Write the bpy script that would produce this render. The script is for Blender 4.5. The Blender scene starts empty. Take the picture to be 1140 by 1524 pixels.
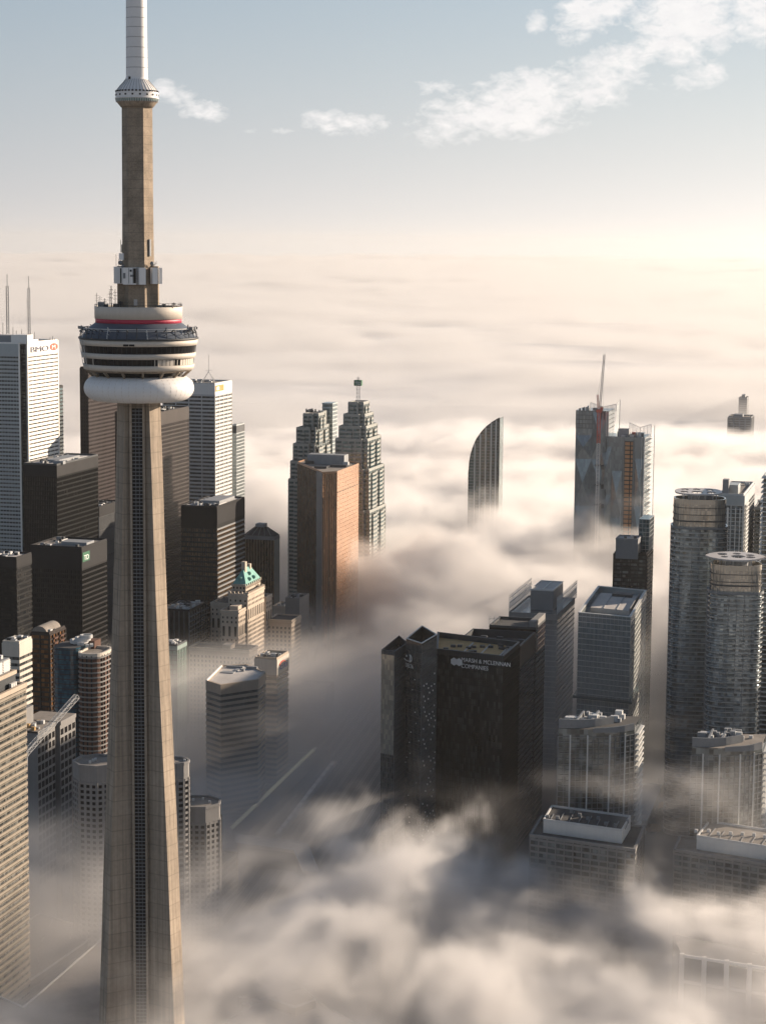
import bpy, math, random, time
import numpy as np
from mathutils import Vector, Quaternion
T0=time.time()
# ------------------------------------------------------------------ camera, sky, sun, exposure
sc = bpy.context.scene
PI = math.pi
F, CX, CY, HZ, ZC = 3070.0, 570.0, 762.0, 365.0, 387.0      # focal length in photo pixels, centre, horizon row, eye height
PITCH = math.atan((CY - HZ) / F)
ROLL = 0.008
cam_d = bpy.data.cameras.new('camera')
cam = bpy.data.objects.new('camera', cam_d)
sc.collection.objects.link(cam)
sc.camera = cam
cam.location = (0, 0, ZC)
cam.rotation_mode = 'QUATERNION'
cam.rotation_quaternion = Quaternion((1, 0, 0), PI / 2 - PITCH) @ Quaternion((0, 0, 1), ROLL)
cam_d.sensor_fit = 'VERTICAL'
cam_d.sensor_height = 24.0
cam_d.lens = F / 1524.0 * 24.0
cam_d.clip_start = 1.0
cam_d.clip_end = 150000.0

SUN_AZ = math.radians(60)      # clockwise from +Y (straight ahead) to +X (right)
SUN_EL = math.radians(15)
sun_dir = Vector((math.sin(SUN_AZ) * math.cos(SUN_EL), math.cos(SUN_AZ) * math.cos(SUN_EL), math.sin(SUN_EL)))
sd = bpy.data.lights.new('sun', 'SUN')
sd.energy = 5.0
sd.angle = math.radians(0.5)
sd.color = (1.0, 0.82, 0.64)
sun = bpy.data.objects.new('sun', sd)
sc.collection.objects.link(sun)
sun.rotation_euler = (-sun_dir).to_track_quat('-Z', 'Y').to_euler()
sun.location = (300, 0, 900)

world = bpy.data.worlds.new('World')
sc.world = world
world.use_nodes = True
wn = world.node_tree
wn.nodes.clear()
def wnode(t, **k):
    n = wn.nodes.new(t)
    for a, b in k.items():
        setattr(n, a, b)
    return n
def wm(op, a, b=0.0, c=None):
    n = wnode('ShaderNodeMath', operation=op)
    for i, v in enumerate((a, b, c)):
        if v is None: continue
        if isinstance(v, (int, float)): n.inputs[i].default_value = v
        else: wn.links.new(v, n.inputs[i])
    return n.outputs[0]
def wmix(f, a, b, mode='MIX'):
    n = wnode('ShaderNodeMix', data_type='RGBA', blend_type=mode)
    for i, v in ((0, f), (6, a), (7, b)):
        if isinstance(v, bpy.types.NodeSocket): wn.links.new(v, n.inputs[i])
        elif isinstance(v, tuple): n.inputs[i].default_value = (*v, 1)
        else: n.inputs[i].default_value = v
    return n.outputs[2]
w_out = wnode('ShaderNodeOutputWorld')
w_bg = wnode('ShaderNodeBackground')
w_sky = wnode('ShaderNodeTexSky', sky_type='NISHITA', sun_disc=False, sun_elevation=SUN_EL, sun_rotation=SUN_AZ,
              altitude=300.0, air_density=1.0, dust_density=1.0, ozone_density=1.5)
SKY = 0.05
w_tc = wnode('ShaderNodeTexCoord')
w_nrm = wnode('ShaderNodeVectorMath', operation='NORMALIZE'); wn.links.new(w_tc.outputs['Generated'], w_nrm.inputs[0])
w_sep = wnode('ShaderNodeSeparateXYZ'); wn.links.new(w_nrm.outputs[0], w_sep.inputs[0])
w_z = wm('MAXIMUM', w_sep.outputs[2], 0.0)
w_dot = wnode('ShaderNodeVectorMath', operation='DOT_PRODUCT'); wn.links.new(w_nrm.outputs[0], w_dot.inputs[0]); w_dot.inputs[1].default_value = (math.sin(SUN_AZ), math.cos(SUN_AZ), 0)
w_sunside = wm('MAXIMUM', w_dot.outputs['Value'], 0.0)
w_pow = wm('POWER', w_sunside, 1.5)
# a milky band of moist air over the horizon, paler and brighter towards the sun
HB = 0.90 / SKY
pale = wmix(w_pow, tuple(c * HB for c in (0.28, 0.275, 0.28)), tuple(c * HB for c in (0.84, 0.79, 0.715)))
upper = wmix(w_pow, tuple(c * HB for c in (0.138, 0.198, 0.290)), tuple(c * HB for c in (0.29, 0.36, 0.455)))
band = wm('POWER', 2.71828, wm('MULTIPLY', w_z, -13.5))
wide = wm('POWER', 2.71828, wm('MULTIPLY', w_z, -5.0))
col = wmix(wm('MULTIPLY', wide, 0.85), w_sky.outputs[0], upper)
col = wmix(wm('MINIMUM', wm('MULTIPLY', band, 1.0), 1.0), col, pale)
# clouds: patches of fair-weather cloud laid out by azimuth and elevation, in degrees
w_az = wm('MULTIPLY', wm('ARCTAN2', w_sep.outputs[0], w_sep.outputs[1]), 57.29578)
w_el = wm('MULTIPLY', wm('ARCSINE', w_sep.outputs[2]), 57.29578)
w_cc = wnode('ShaderNodeCombineXYZ'); wn.links.new(w_az, w_cc.inputs[0]); wn.links.new(wm('MULTIPLY', w_el, 1.7), w_cc.inputs[1])
def wnoise(scale, detail, off, dist=0.0, rough=0.6):
    mp = wnode('ShaderNodeMapping'); wn.links.new(w_cc.outputs[0], mp.inputs['Vector']); mp.inputs['Location'].default_value = (off, off * .37, 0)
    n = wnode('ShaderNodeTexNoise'); wn.links.new(mp.outputs[0], n.inputs['Vector']); n.inputs['Scale'].default_value = scale
    n.inputs['Detail'].default_value = detail; n.inputs['Distortion'].default_value = dist; n.inputs['Roughness'].default_value = rough
    return n.outputs[0]
def blob(px, py, rx, ry, gain=1.0, tilt=0.0):
    """soft elliptical patch; centre and radii read off the photograph, in pixels"""
    az, el = math.degrees(math.atan((px - CX) / F)), math.degrees(math.atan((HZ + 0.01 * (px - CX) - py) / F))
    rx, ry = math.degrees(rx / F), math.degrees(ry / F)
    dx = wm('SUBTRACT', w_az, az); dy = wm('SUBTRACT', wm('SUBTRACT', w_el, el), wm('MULTIPLY', dx, tilt))
    d = wm('ADD', wm('POWER', wm('ABSOLUTE', wm('DIVIDE', dx, rx)), 2.0), wm('POWER', wm('ABSOLUTE', wm('DIVIDE', dy, ry)), 2.0))
    return wm('MULTIPLY', wm('MAXIMUM', wm('SUBTRACT', 1.0, d), 0.0), gain)
m = None
for b in ((770, 160, 190, 62, 1.0, .18), (655, 190, 70, 34, .8, 0), (640, 136, 40, 16, .7, 0), (870, 30, 75, 48, .9, .3), (1010, 40, 110, 80, 1.15, .25), (1120, 20, 90, 75, 1.1, 0), (900, 110, 110, 45, .85, .3), (1010, 132, 70, 26, .8, .2), (788, 44, 22, 22, .8, 0),
          (505, 188, 85, 26, .75, .0), (250, 142, 50, 20, .7, -.2), (300, 172, 48, 22, .8, 0), (1250, 60, 90, 60, 1, 0), (400, 198, 50, 8, .5, 0)):
    q = blob(*b); m = q if m is None else wm('MAXIMUM', m, q)
broad = wm('MULTIPLY', wm('MAXIMUM', wm('SUBTRACT', wnoise(0.10, 3, 31.0), 0.56), 0.0), 6.0)     # the same kind of cloud elsewhere round the sky
inview = wm('MULTIPLY', wm('LESS_THAN', wm('ABSOLUTE', w_az), 13.0), wm('LESS_THAN', w_el, 9.0))
m = wm('ADD', m, wm('MULTIPLY', broad, wm('SUBTRACT', 1.0, inview)))
det = wm('ADD', wm('MULTIPLY', wnoise(0.8, 4, 3.0, .3, .55), .55), wm('MULTIPLY', wnoise(2.6, 8, 5.0, .5, .62), .45))
den = wm('MULTIPLY', wm('MAXIMUM', wm('SUBTRACT', wm('ADD', wm('MULTIPLY', det, 2.6), wm('MULTIPLY', m, 0.70)), 1.49), 0.0), 1.65)
den = wm('MINIMUM', wm('MULTIPLY', den, wm('MINIMUM', wm('MULTIPLY', m, 3.5), 1.0)), 0.86)
ccol = wmix(wnoise(1.6, 5, 9.0), tuple(c * HB for c in (0.46, 0.45, 0.46)), tuple(c * HB for c in (0.60, 0.58, 0.56)))
col = wmix(den, col, ccol)
wn.links.new(col, w_bg.inputs['Color'])
w_bg.inputs['Strength'].default_value = SKY
wn.links.new(w_bg.outputs[0], w_out.inputs['Surface'])

sc.render.engine = 'CYCLES'
cy = sc.cycles
cy.use_denoising = True
cy.denoiser = 'OPENIMAGEDENOISE'
cy.max_bounces = 10
cy.diffuse_bounces = 2
cy.glossy_bounces = 3
cy.transmission_bounces = 3
cy.volume_bounces = 6
cy.transparent_max_bounces = 6
cy.volume_step_rate = 1.6
cy.volume_max_steps = 256
cy.caustics_reflective = False
cy.caustics_refractive = False
cy.sample_clamp_indirect = 4.0
sc.view_settings.view_transform = 'Standard'
sc.view_settings.look = 'None'
sc.view_settings.gamma = 1.0
sc.view_settings.use_curve_mapping = False
sc.view_settings.exposure = 1.05
# ------------------------------------------------------------------ geometry of the view, used only to read positions off the photograph
SP, CP = math.sin(PITCH), math.cos(PITCH)
def ray(px, py):
    """horizontal offset, forward, up components of the sight line of a photo pixel"""
    x, y = px - CX, CY - py
    c, r = math.cos(ROLL), math.sin(ROLL)
    u, w = (x * c - y * r) / F, (x * r + y * c) / F
    return u, CP + w * SP, -SP + w * CP
def at(px, py, D):
    """world point on the sight line of a photo pixel at ground distance D"""
    u, f, h = ray(px, py); t = D / f
    return Vector((t * u, D, ZC + t * h))
def at_z(px, py, z):
    """world point on the sight line at height z"""
    u, f, h = ray(px, py); t = (z - ZC) / h
    return Vector((t * u, t * f, z))
def reach(P, d, px):
    """how far to walk from P along horizontal d until the photo column px is reached"""
    u = (px - CX) / F
    return (u * (P[1] * CP + (ZC - P[2]) * SP) - P[0] - ROLL * (P[1] * SP + (P[2] - ZC) * CP)) / (d[0] + d[1] * (ROLL * SP - u * CP))
TH = math.radians(15)          # the street grid
U = Vector((math.sin(TH), math.cos(TH), 0))       # away, along the right-hand faces
V = Vector((math.cos(TH), -math.sin(TH), 0))      # to the right, along the front faces

# ------------------------------------------------------------------ materials
MATS = {}
def new_mat(name):
    m = bpy.data.materials.new(name); m.use_nodes = True
    return m, m.node_tree, m.node_tree.nodes['Principled BSDF']
def N(nt, t, ins=None, **k):
    n = nt.nodes.new(t)
    for a, b in k.items(): setattr(n, a, b)
    for a, b in (ins or {}).items():
        if isinstance(b, bpy.types.NodeSocket): nt.links.new(b, n.inputs[a])
        else: n.inputs[a].default_value = b
    return n
def M_(nt, op, a, b=0.0, c=None):
    return N(nt, 'ShaderNodeMath', {0: a, 1: b} if c is None else {0: a, 1: b, 2: c}, operation=op).outputs[0]
def mixc(nt, fac, a, b):
    n = N(nt, 'ShaderNodeMix', data_type='RGBA')
    for i, v in ((0, fac), (6, a), (7, b)):
        if isinstance(v, bpy.types.NodeSocket): nt.links.new(v, n.inputs[i])
        else: n.inputs[i].default_value = (*v, 1) if isinstance(v, tuple) and len(v) == 3 else v
    return n.outputs[2]
def matte(name, col, rough=0.8, var=0.25, scale=0.15, metal=0.0, streak=0.0, bump=0.0, lift=0.0, spec=0.3):
    """a weathered matte surface: broad patches, fine grain, optional vertical streaks and horizontal lift joints"""
    m, nt, b = new_mat(name)
    tc = N(nt, 'ShaderNodeTexCoord').outputs['Object']
    n1 = N(nt, 'ShaderNodeTexNoise', {'Vector': tc, 'Scale': scale, 'Detail': 5.0, 'Roughness': 0.6}).outputs[0]
    n2 = N(nt, 'ShaderNodeTexNoise', {'Vector': tc, 'Scale': scale * 11, 'Detail': 3.0}).outputs[0]
    f = M_(nt, 'ADD', M_(nt, 'MULTIPLY', n1, 0.65), M_(nt, 'MULTIPLY', n2, 0.35))
    if streak:
        mp = N(nt, 'ShaderNodeMapping', {'Vector': tc, 'Scale': (0.9, 0.9, 0.012)}).outputs[0]
        n3 = N(nt, 'ShaderNodeTexNoise', {'Vector': mp, 'Scale': 1.0, 'Detail': 4.0}).outputs[0]
        f = M_(nt, 'ADD', M_(nt, 'MULTIPLY', f, 1 - streak), M_(nt, 'MULTIPLY', n3, streak))
    f = M_(nt, 'MULTIPLY', M_(nt, 'SUBTRACT', f, 0.3), 2.5)
    f = N(nt, 'ShaderNodeClamp', {0: f}).outputs[0]
    lo = tuple(c * (1 - var) for c in col); hi = tuple(min(1, c * (1 + var * 0.8)) for c in col)
    c = mixc(nt, f, lo, hi)
    if lift:
        z = N(nt, 'ShaderNodeSeparateXYZ', {0: tc}).outputs[2]
        fr = M_(nt, 'FRACT', M_(nt, 'DIVIDE', z, lift))
        j = M_(nt, 'LESS_THAN', fr, 0.07)
        cell = N(nt, 'ShaderNodeTexWhiteNoise', {'W': M_(nt, 'FLOOR', M_(nt, 'DIVIDE', z, lift))}, noise_dimensions='1D').outputs[0]
        c = mixc(nt, M_(nt, 'MULTIPLY', j, 0.45), c, tuple(q * 0.45 for q in col))
        c = mixc(nt, M_(nt, 'MULTIPLY', cell, 0.22), c, tuple(q * 0.6 for q in col))
    nt.links.new(c, b.inputs['Base Color'])
    b.inputs['Roughness'].default_value = rough
    b.inputs['Metallic'].default_value = metal
    b.inputs['Specular IOR Level'].default_value = spec
    if bump:
        bp = N(nt, 'ShaderNodeBump', {'Height': n2, 'Strength': bump, 'Distance': 0.3})
        nt.links.new(bp.outputs[0], b.inputs['Normal'])
    MATS[name] = m
    return m
def glass(name, c1, c2, bay=1.5, floor=3.9, rough=0.08, ior=1.7, tilt=0.03, spandrel=None, wave=0.02, lit=0.0, metal=0.0):
    """curtain wall glass: every pane (UV is metres along the wall, metres up) has its own blinds, tint and slight tilt"""
    m, nt, b = new_mat(name)
    uv = N(nt, 'ShaderNodeUVMap').outputs[0]
    s = N(nt, 'ShaderNodeSeparateXYZ', {0: uv})
    cu = M_(nt, 'FLOOR', M_(nt, 'DIVIDE', s.outputs[0], bay)); cv = M_(nt, 'FLOOR', M_(nt, 'DIVIDE', s.outputs[1], floor))
    cell = N(nt, 'ShaderNodeCombineXYZ', {0: cu, 1: cv}).outputs[0]
    wnz = N(nt, 'ShaderNodeTexWhiteNoise', {'Vector': cell}, noise_dimensions='3D')
    big = N(nt, 'ShaderNodeTexNoise', {'Vector': N(nt, 'ShaderNodeMapping', {'Vector': uv, 'Scale': (0.05, 0.03, 1)}).outputs[0], 'Scale': 1.0, 'Detail': 3.0}).outputs[0]
    f = M_(nt, 'ADD', M_(nt, 'MULTIPLY', M_(nt, 'POWER', wnz.outputs[0], 2.0), 0.75), M_(nt, 'MULTIPLY', M_(nt, 'SUBTRACT', big, 0.35), 0.8))
    f = N(nt, 'ShaderNodeClamp', {0: f}).outputs[0]
    c = mixc(nt, f, c1, c2)
    if spandrel:
        fr = M_(nt, 'FRACT', M_(nt, 'DIVIDE', s.outputs[1], floor))
        c = mixc(nt, M_(nt, 'LESS_THAN', fr, 0.3), c, spandrel)
    nt.links.new(c, b.inputs['Base Color'])
    nt.links.new(M_(nt, 'ADD', rough, M_(nt, 'MULTIPLY', wnz.outputs[0], 0.06)), b.inputs['Roughness'])
    b.inputs['IOR'].default_value = ior
    b.inputs['Metallic'].default_value = metal
    geo = N(nt, 'ShaderNodeNewGeometry').outputs['Normal']
    t1 = N(nt, 'ShaderNodeVectorMath', {0: wnz.outputs['Color'], 1: (0.5, 0.5, 0.5)}, operation='SUBTRACT').outputs[0]
    t2 = N(nt, 'ShaderNodeVectorMath', {0: t1, 'Scale': tilt}, operation='SCALE').outputs[0]
    wv = N(nt, 'ShaderNodeTexNoise', {'Vector': uv, 'Scale': 0.35, 'Detail': 2.0}).outputs['Color']
    t3 = N(nt, 'ShaderNodeVectorMath', {0: wv, 1: (0.5, 0.5, 0.5)}, operation='SUBTRACT').outputs[0]
    t4 = N(nt, 'ShaderNodeVectorMath', {0: t3, 'Scale': wave}, operation='SCALE').outputs[0]
    nn = N(nt, 'ShaderNodeVectorMath', {0: N(nt, 'ShaderNodeVectorMath', {0: geo, 1: t2}, operation='ADD').outputs[0], 1: t4}, operation='ADD').outputs[0]
    nn = N(nt, 'ShaderNodeVectorMath', {0: nn}, operation='NORMALIZE').outputs[0]
    nt.links.new(nn, b.inputs['Normal'])
    if lit:
        on = M_(nt, 'GREATER_THAN', wnz.outputs[0], 1 - lit)
        b.inputs['Emission Color'].default_value = (1.0, 0.62, 0.28, 1)
        nt.links.new(M_(nt, 'MULTIPLY', on, 0.35), b.inputs['Emission Strength'])
    MATS[name] = m
    return m

matte('concrete', (0.32, 0.26, 0.20), 0.85, 0.6, 0.05, streak=0.55, bump=0.25, lift=6.1)
matte('shaft_concrete', (0.29, 0.23, 0.17), 0.85, 0.6, 0.16, streak=0.15, bump=0.3, lift=3.4)
matte('tower_beige', (0.56, 0.50, 0.43), 0.6, 0.10, 0.08, streak=0.4)
matte('tower_white', (0.74, 0.72, 0.70), 0.5, 0.06, 0.1, streak=0.3)
matte('mast_white', (0.72, 0.70, 0.68), 0.5, 0.07, 0.1, streak=0.2)
matte('joint_grey', (0.30, 0.29, 0.28), 0.7)
matte('red_paint', (0.42, 0.03, 0.07), 0.5, 0.1)
matte('slate_blue', (0.085, 0.10, 0.125), 0.45, 0.2, 0.2)
matte('dark_steel', (0.04, 0.045, 0.05), 0.5, 0.3)
matte('mid_steel', (0.17, 0.18, 0.19), 0.5, 0.2, 0.4)
matte('light_steel', (0.5, 0.5, 0.49), 0.5, 0.15, 0.4)
matte('green_grey', (0.20, 0.27, 0.25), 0.5, 0.25, 0.3)
matte('white_marble', (0.80, 0.77, 0.72), 0.45, 0.07, 0.05, streak=0.3)
matte('silver_band', (0.56, 0.56, 0.54), 0.4, 0.1, 0.06, streak=0.3)
matte('blue_silver', (0.40, 0.43, 0.43), 0.38, 0.15, 0.06)
matte('black_metal', (0.008, 0.009, 0.010), 0.5, 0.3, 0.1, spec=.1)
matte('black_lighter', (0.018, 0.018, 0.020), 0.5, 0.3, 0.1, spec=.12)
matte('maroon_stone', (0.024, 0.016, 0.017), 0.5, 0.25, 0.05, spec=.12)
matte('brown_metal', (0.036, 0.028, 0.025), 0.5, 0.25, 0.08, spec=.15)
matte('bronze_rib', (0.16, 0.115, 0.08), 0.4, 0.2, 0.08)
matte('gold_frame', (0.36, 0.22, 0.14), 0.35, 0.12, 0.04, metal=0.35)
matte('grey_granite', (0.20, 0.205, 0.21), 0.5, 0.15, 0.05)
matte('green_granite', (0.30, 0.31, 0.29), 0.4, 0.12, 0.05)
matte('pale_precast', (0.50, 0.46, 0.40), 0.8, 0.15, 0.05, streak=0.4)
matte('striped_precast', (0.25, 0.215, 0.17), 0.8, 0.2, 0.05, streak=0.4)  # partial shade on the striped block is put into this darker tone
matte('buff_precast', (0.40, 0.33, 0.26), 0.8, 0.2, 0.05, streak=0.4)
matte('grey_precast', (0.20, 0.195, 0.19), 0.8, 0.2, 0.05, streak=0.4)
matte('limestone', (0.50, 0.42, 0.34), 0.85, 0.2, 0.08, streak=0.3)
matte('orange_brick', (0.10, 0.05, 0.035), 0.85, 0.25, 0.1)  # darkened: shadow on the lower left blocks is put into the brick colour
matte('copper_green', (0.13, 0.33, 0.29), 0.7, 0.3, 0.15, streak=0.4)
matte('roof_gravel', (0.23, 0.205, 0.18), 0.95, 0.35, 0.12)
matte('roof_dark', (0.07, 0.068, 0.066), 0.9, 0.4, 0.1)
matte('roof_pale', (0.48, 0.45, 0.42), 0.8, 0.2, 0.1)
matte('sunlit_gold', (0.45, 0.29, 0.13), 0.9, 0.3, 0.1)
matte('mech_grey', (0.25, 0.26, 0.27), 0.6, 0.2, 0.2)
matte('window_dark', (0.010, 0.010, 0.011), 0.3, 0.3, spec=.12)
matte('asphalt', (0.045, 0.045, 0.048), 0.9, 0.3, 0.03)
matte('ballast', (0.075, 0.068, 0.062), 0.95, 0.35, 0.05)
matte('pavement', (0.20, 0.19, 0.18), 0.9, 0.25, 0.05)
matte('ground_mix', (0.075, 0.072, 0.066), 0.95, 0.5, 0.02)
matte('rail_steel', (0.30, 0.28, 0.26), 0.35, 0.2, metal=0.6)
matte('foliage', (0.07, 0.075, 0.03), 0.9, 0.5, 0.3)
matte('autumn_foliage', (0.30, 0.17, 0.04), 0.9, 0.4, 0.3)
matte('trunk_bark', (0.08, 0.06, 0.045), 0.9, 0.3)
matte('crane_red', (0.45, 0.10, 0.07), 0.5, 0.2)
matte('crane_white', (0.55, 0.53, 0.50), 0.5, 0.15)
matte('hoist_orange', (0.42, 0.22, 0.11), 0.7, 0.3, 0.2)
matte('canopy_silver', (0.50, 0.47, 0.45), 0.4, 0.1)
matte('logo_red', (0.75, 0.07, 0.03), 0.5, 0.05)
matte('logo_orange', (0.75, 0.22, 0.03), 0.5, 0.05)
matte('logo_green', (0.02, 0.12, 0.06), 0.5, 0.05)
matte('letter_white', (0.85, 0.85, 0.83), 0.5, 0.02)
matte('letter_grey', (0.16, 0.165, 0.21), 0.5, 0.02)
matte('letter_blue', (0.05, 0.10, 0.30), 0.5, 0.02)
glass('glass_black', (0.006, 0.007, 0.009), (0.034, 0.033, 0.030), 1.5, 3.8, 0.08, 1.25, lit=0.0)
glass('glass_band', (0.012, 0.016, 0.018), (0.17, 0.17, 0.155), 1.5, 3.55, 0.08, 1.5)
glass('glass_bronze', (0.012, 0.009, 0.006), (0.12, 0.068, 0.03), 1.5, 3.8, 0.07, 1.6)
glass('glass_gold', (0.42, 0.24, 0.14), (0.56, 0.33, 0.20), 1.5, 3.7, 0.22, 1.6, tilt=0.03, metal=0.75)
glass('glass_gold_shaded', (0.008, 0.006, 0.005), (0.07, 0.035, 0.014), 2.0, 3.7, 0.14, 1.18, metal=0.0)
glass('glass_maroon', (0.009, 0.007, 0.008), (0.028, 0.02, 0.02), 1.6, 3.9, 0.1, 1.25)
glass('glass_blue', (0.05, 0.075, 0.085), (0.20, 0.26, 0.28), 1.6, 4.0, 0.07, 1.8, tilt=0.025, metal=0.25)
glass('glass_facet', (0.15, 0.185, 0.20), (0.23, 0.275, 0.29), 1.6, 4.0, 0.12, 1.7, tilt=0.012, metal=0.3, wave=.01)
glass('glass_teal', (0.02, 0.045, 0.05), (0.14, 0.23, 0.25), 1.6, 3.3, 0.08, 1.7, metal=0.35)
glass('glass_deep_blue', (0.01, 0.04, 0.07), (0.03, 0.12, 0.17), 1.6, 3.2, 0.1, 1.6)
glass('glass_silver', (0.34, 0.40, 0.41), (0.68, 0.72, 0.70), 1.5, 3.9, 0.06, 1.9, tilt=0.04, metal=0.55, wave=.05)
glass('glass_condo', (0.022, 0.036, 0.045), (0.48, 0.55, 0.57), 1.9, 2.95, 0.07, 1.7, tilt=0.05, metal=0.5)
glass('glass_condo_dark', (0.010, 0.014, 0.015), (0.24, 0.27, 0.27), 2.2, 2.9, 0.09, 1.6, tilt=0.05, metal=0.25)
glass('glass_hotel', (0.010, 0.012, 0.013), (0.15, 0.14, 0.12), 1.4, 3.2, 0.07, 1.9, tilt=0.05, metal=0.2)
glass('glass_office_dark', (0.006, 0.009, 0.010), (0.085, 0.09, 0.09), 1.5, 4.1, 0.08, 1.38, tilt=0.03)
glass('glass_warm', (0.34, 0.32, 0.28), (0.70, 0.62, 0.50), 1.2, 3.0, 0.12, 1.8, tilt=0.05, metal=0.6)
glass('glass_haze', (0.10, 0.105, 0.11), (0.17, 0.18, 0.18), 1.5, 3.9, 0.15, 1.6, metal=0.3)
glass('glass_green', (0.10, 0.20, 0.17), (0.30, 0.42, 0.36), 2.2, 3.5, 0.07, 1.8, metal=0.3)
glass('glass_orange', (0.02, 0.012, 0.008), (0.34, 0.15, 0.05), 2.4, 3.1, 0.1, 1.6, metal=0.2)
MATS['glass_gold_shaded'].node_tree.nodes['Principled BSDF'].inputs['Specular IOR Level'].default_value = 0.05
# clear glass for roof screens
m_, nt_, b_ = new_mat('screen_glass'); b_.inputs['Base Color'].default_value = (0.75, 0.82, 0.80, 1)
b_.inputs['Transmission Weight'].default_value = 0.0; b_.inputs['Roughness'].default_value = 0.1; b_.inputs['Alpha'].default_value = 0.35
MATS['screen_glass'] = m_

# ------------------------------------------------------------------ mesh building
C = sc.collection
def empty(name, label, cat, loc, group=None):
    o = bpy.data.objects.new(name, None); C.objects.link(o)
    o.location = loc; o.empty_display_size = 5
    o['label'] = label; o['category'] = cat
    if group: o['group'] = group
    return o
class MB:
    def __init__(s): s.v = []; s.f = []; s.uv = []; s.sm = []
    def face(s, pts, uv=None, smooth=False):
        i = len(s.v); s.v.extend([tuple(p) for p in pts]); s.f.append(tuple(range(i, i + len(pts))))
        s.uv.extend(uv if uv else [(0, 0)] * len(pts)); s.sm.append(smooth)
    def prism(s, poly, z0, z1, top=True, bottom=False, ztop=None):
        """walls round a CCW footprint; UV in metres"""
        n = len(poly); d = 0.0
        zt = ztop or [z1] * n
        for i in range(n):
            a, b = poly[i], poly[(i + 1) % n]
            L = math.hypot(b[0] - a[0], b[1] - a[1]); za, zb = zt[i], zt[(i + 1) % n]
            s.face([(a[0], a[1], z0), (b[0], b[1], z0), (b[0], b[1], zb), (a[0], a[1], za)],
                   [(d, 0), (d + L, 0), (d + L, zb - z0), (d, za - z0)])
            d += L
        if top: s.face([(p[0], p[1], zt[i]) for i, p in enumerate(poly)])
        if bottom: s.face([(p[0], p[1], z0) for p in reversed(poly)])
        return s
    def ring(s, outer, inner, z0, z1, inside=False):
        n = len(outer)
        for i in range(n):
            j = (i + 1) % n
            a, b, c, d = outer[i], outer[j], inner[j], inner[i]
            s.face([(a[0], a[1], z0), (b[0], b[1], z0), (b[0], b[1], z1), (a[0], a[1], z1)])
            s.face([(a[0], a[1], z1), (b[0], b[1], z1), (c[0], c[1], z1), (d[0], d[1], z1)])
            s.face([(d[0], d[1], z0), (c[0], c[1], z0), (b[0], b[1], z0), (a[0], a[1], z0)])
            if inside: s.face([(c[0], c[1], z0), (d[0], d[1], z0), (d[0], d[1], z1), (c[0], c[1], z1)])
        return s
    def box(s, c, e, ang=0.0):
        """c = centre of the base, e = size"""
        ca, sa = math.cos(ang), math.sin(ang)
        P = []
        for z in (c[2], c[2] + e[2]):
            for x, y in ((-1, -1), (1, -1), (1, 1), (-1, 1)):
                X, Y = x * e[0] / 2, y * e[1] / 2
                P.append((c[0] + X * ca - Y * sa, c[1] + X * sa + Y * ca, z))
        L = (e[0], e[1], e[0], e[1])
        for k in range(4):
            j = (k + 1) % 4
            s.face([P[k], P[j], P[4 + j], P[4 + k]], [(0, 0), (L[k], 0), (L[k], e[2]), (0, e[2])])
        s.face([P[4], P[5], P[6], P[7]]); s.face([P[3], P[2], P[1], P[0]])
        return s
    def bar(s, a, b, w, h=None):
        a, b = Vector(a), Vector(b); d = (b - a)
        if d.length < 1e-6: return s
        d.normalize(); h = h or w
        q = Vector((0, 0, 1)) if abs(d.z) < 0.9 else Vector((1, 0, 0))
        x = d.cross(q).normalized() * w / 2; y = d.cross(x).normalized() * h / 2
        A = [a - x - y, a + x - y, a + x + y, a - x + y]; B = [p + (b - a) for p in A]
        for k in range(4):
            j = (k + 1) % 4; s.face([A[k], B[k], B[j], A[j]])
        s.face([A[0], A[1], A[2], A[3]]); s.face([B[3], B[2], B[1], B[0]])
        return s
    def lathe(s, prof, c, seg=48, smooth=True, rot=0.0):
        """prof = [(r, z)] from bottom to top"""
        for k in range(seg):
            a0 = rot + 2 * PI * k / seg; a1 = rot + 2 * PI * (k + 1) / seg
            for (r0, z0), (r1, z1) in zip(prof, prof[1:]):
                q = [(c[0] + r * math.cos(a), c[1] + r * math.sin(a), z) for r, z, a in ((r0, z0, a0), (r0, z0, a1), (r1, z1, a1), (r1, z1, a0))]
                u0, u1 = r0 * a0, r0 * a1
                if r0 < 1e-4: q = q[1:]; uv = [(u1, z0), (u1, z1), (u0, z1)]
                elif r1 < 1e-4: q = q[:3]; uv = [(u0, z0), (u1, z0), (u1, z1)]
                else: uv = [(u0, z0), (u1, z0), (u1, z1), (u0, z1)]
                s.face(q, uv, smooth)
        return s
    def truss(s, a, b, w, step, t=0.25):
        a, b = Vector(a), Vector(b); d = b - a; L = d.length; d.normalize()
        q = Vector((0, 0, 1)) if abs(d.z) < 0.9 else Vector((0, 1, 0))
        x = d.cross(q).normalized() * w / 2; y = d.cross(x).normalized() * w / 2
        cor = [(-1, -1), (1, -1), (1, 1), (-1, 1)]
        for i, j in cor: s.bar(a + x * i + y * j, b + x * i + y * j, t)
        n = max(1, int(L / step))
        for k in range(n):
            p0, p1 = a + d * L * k / n, a + d * L * (k + 1) / n
            for m in range(4):
                (i, j), (i2, j2) = cor[m], cor[(m + 1) % 4]
                s.bar(p0 + x * i + y * j, p1 + x * i2 + y * j2, t * 0.6)
                s.bar(p1 + x * i + y * j, p1 + x * i2 + y * j2, t * 0.6)
        return s
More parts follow.
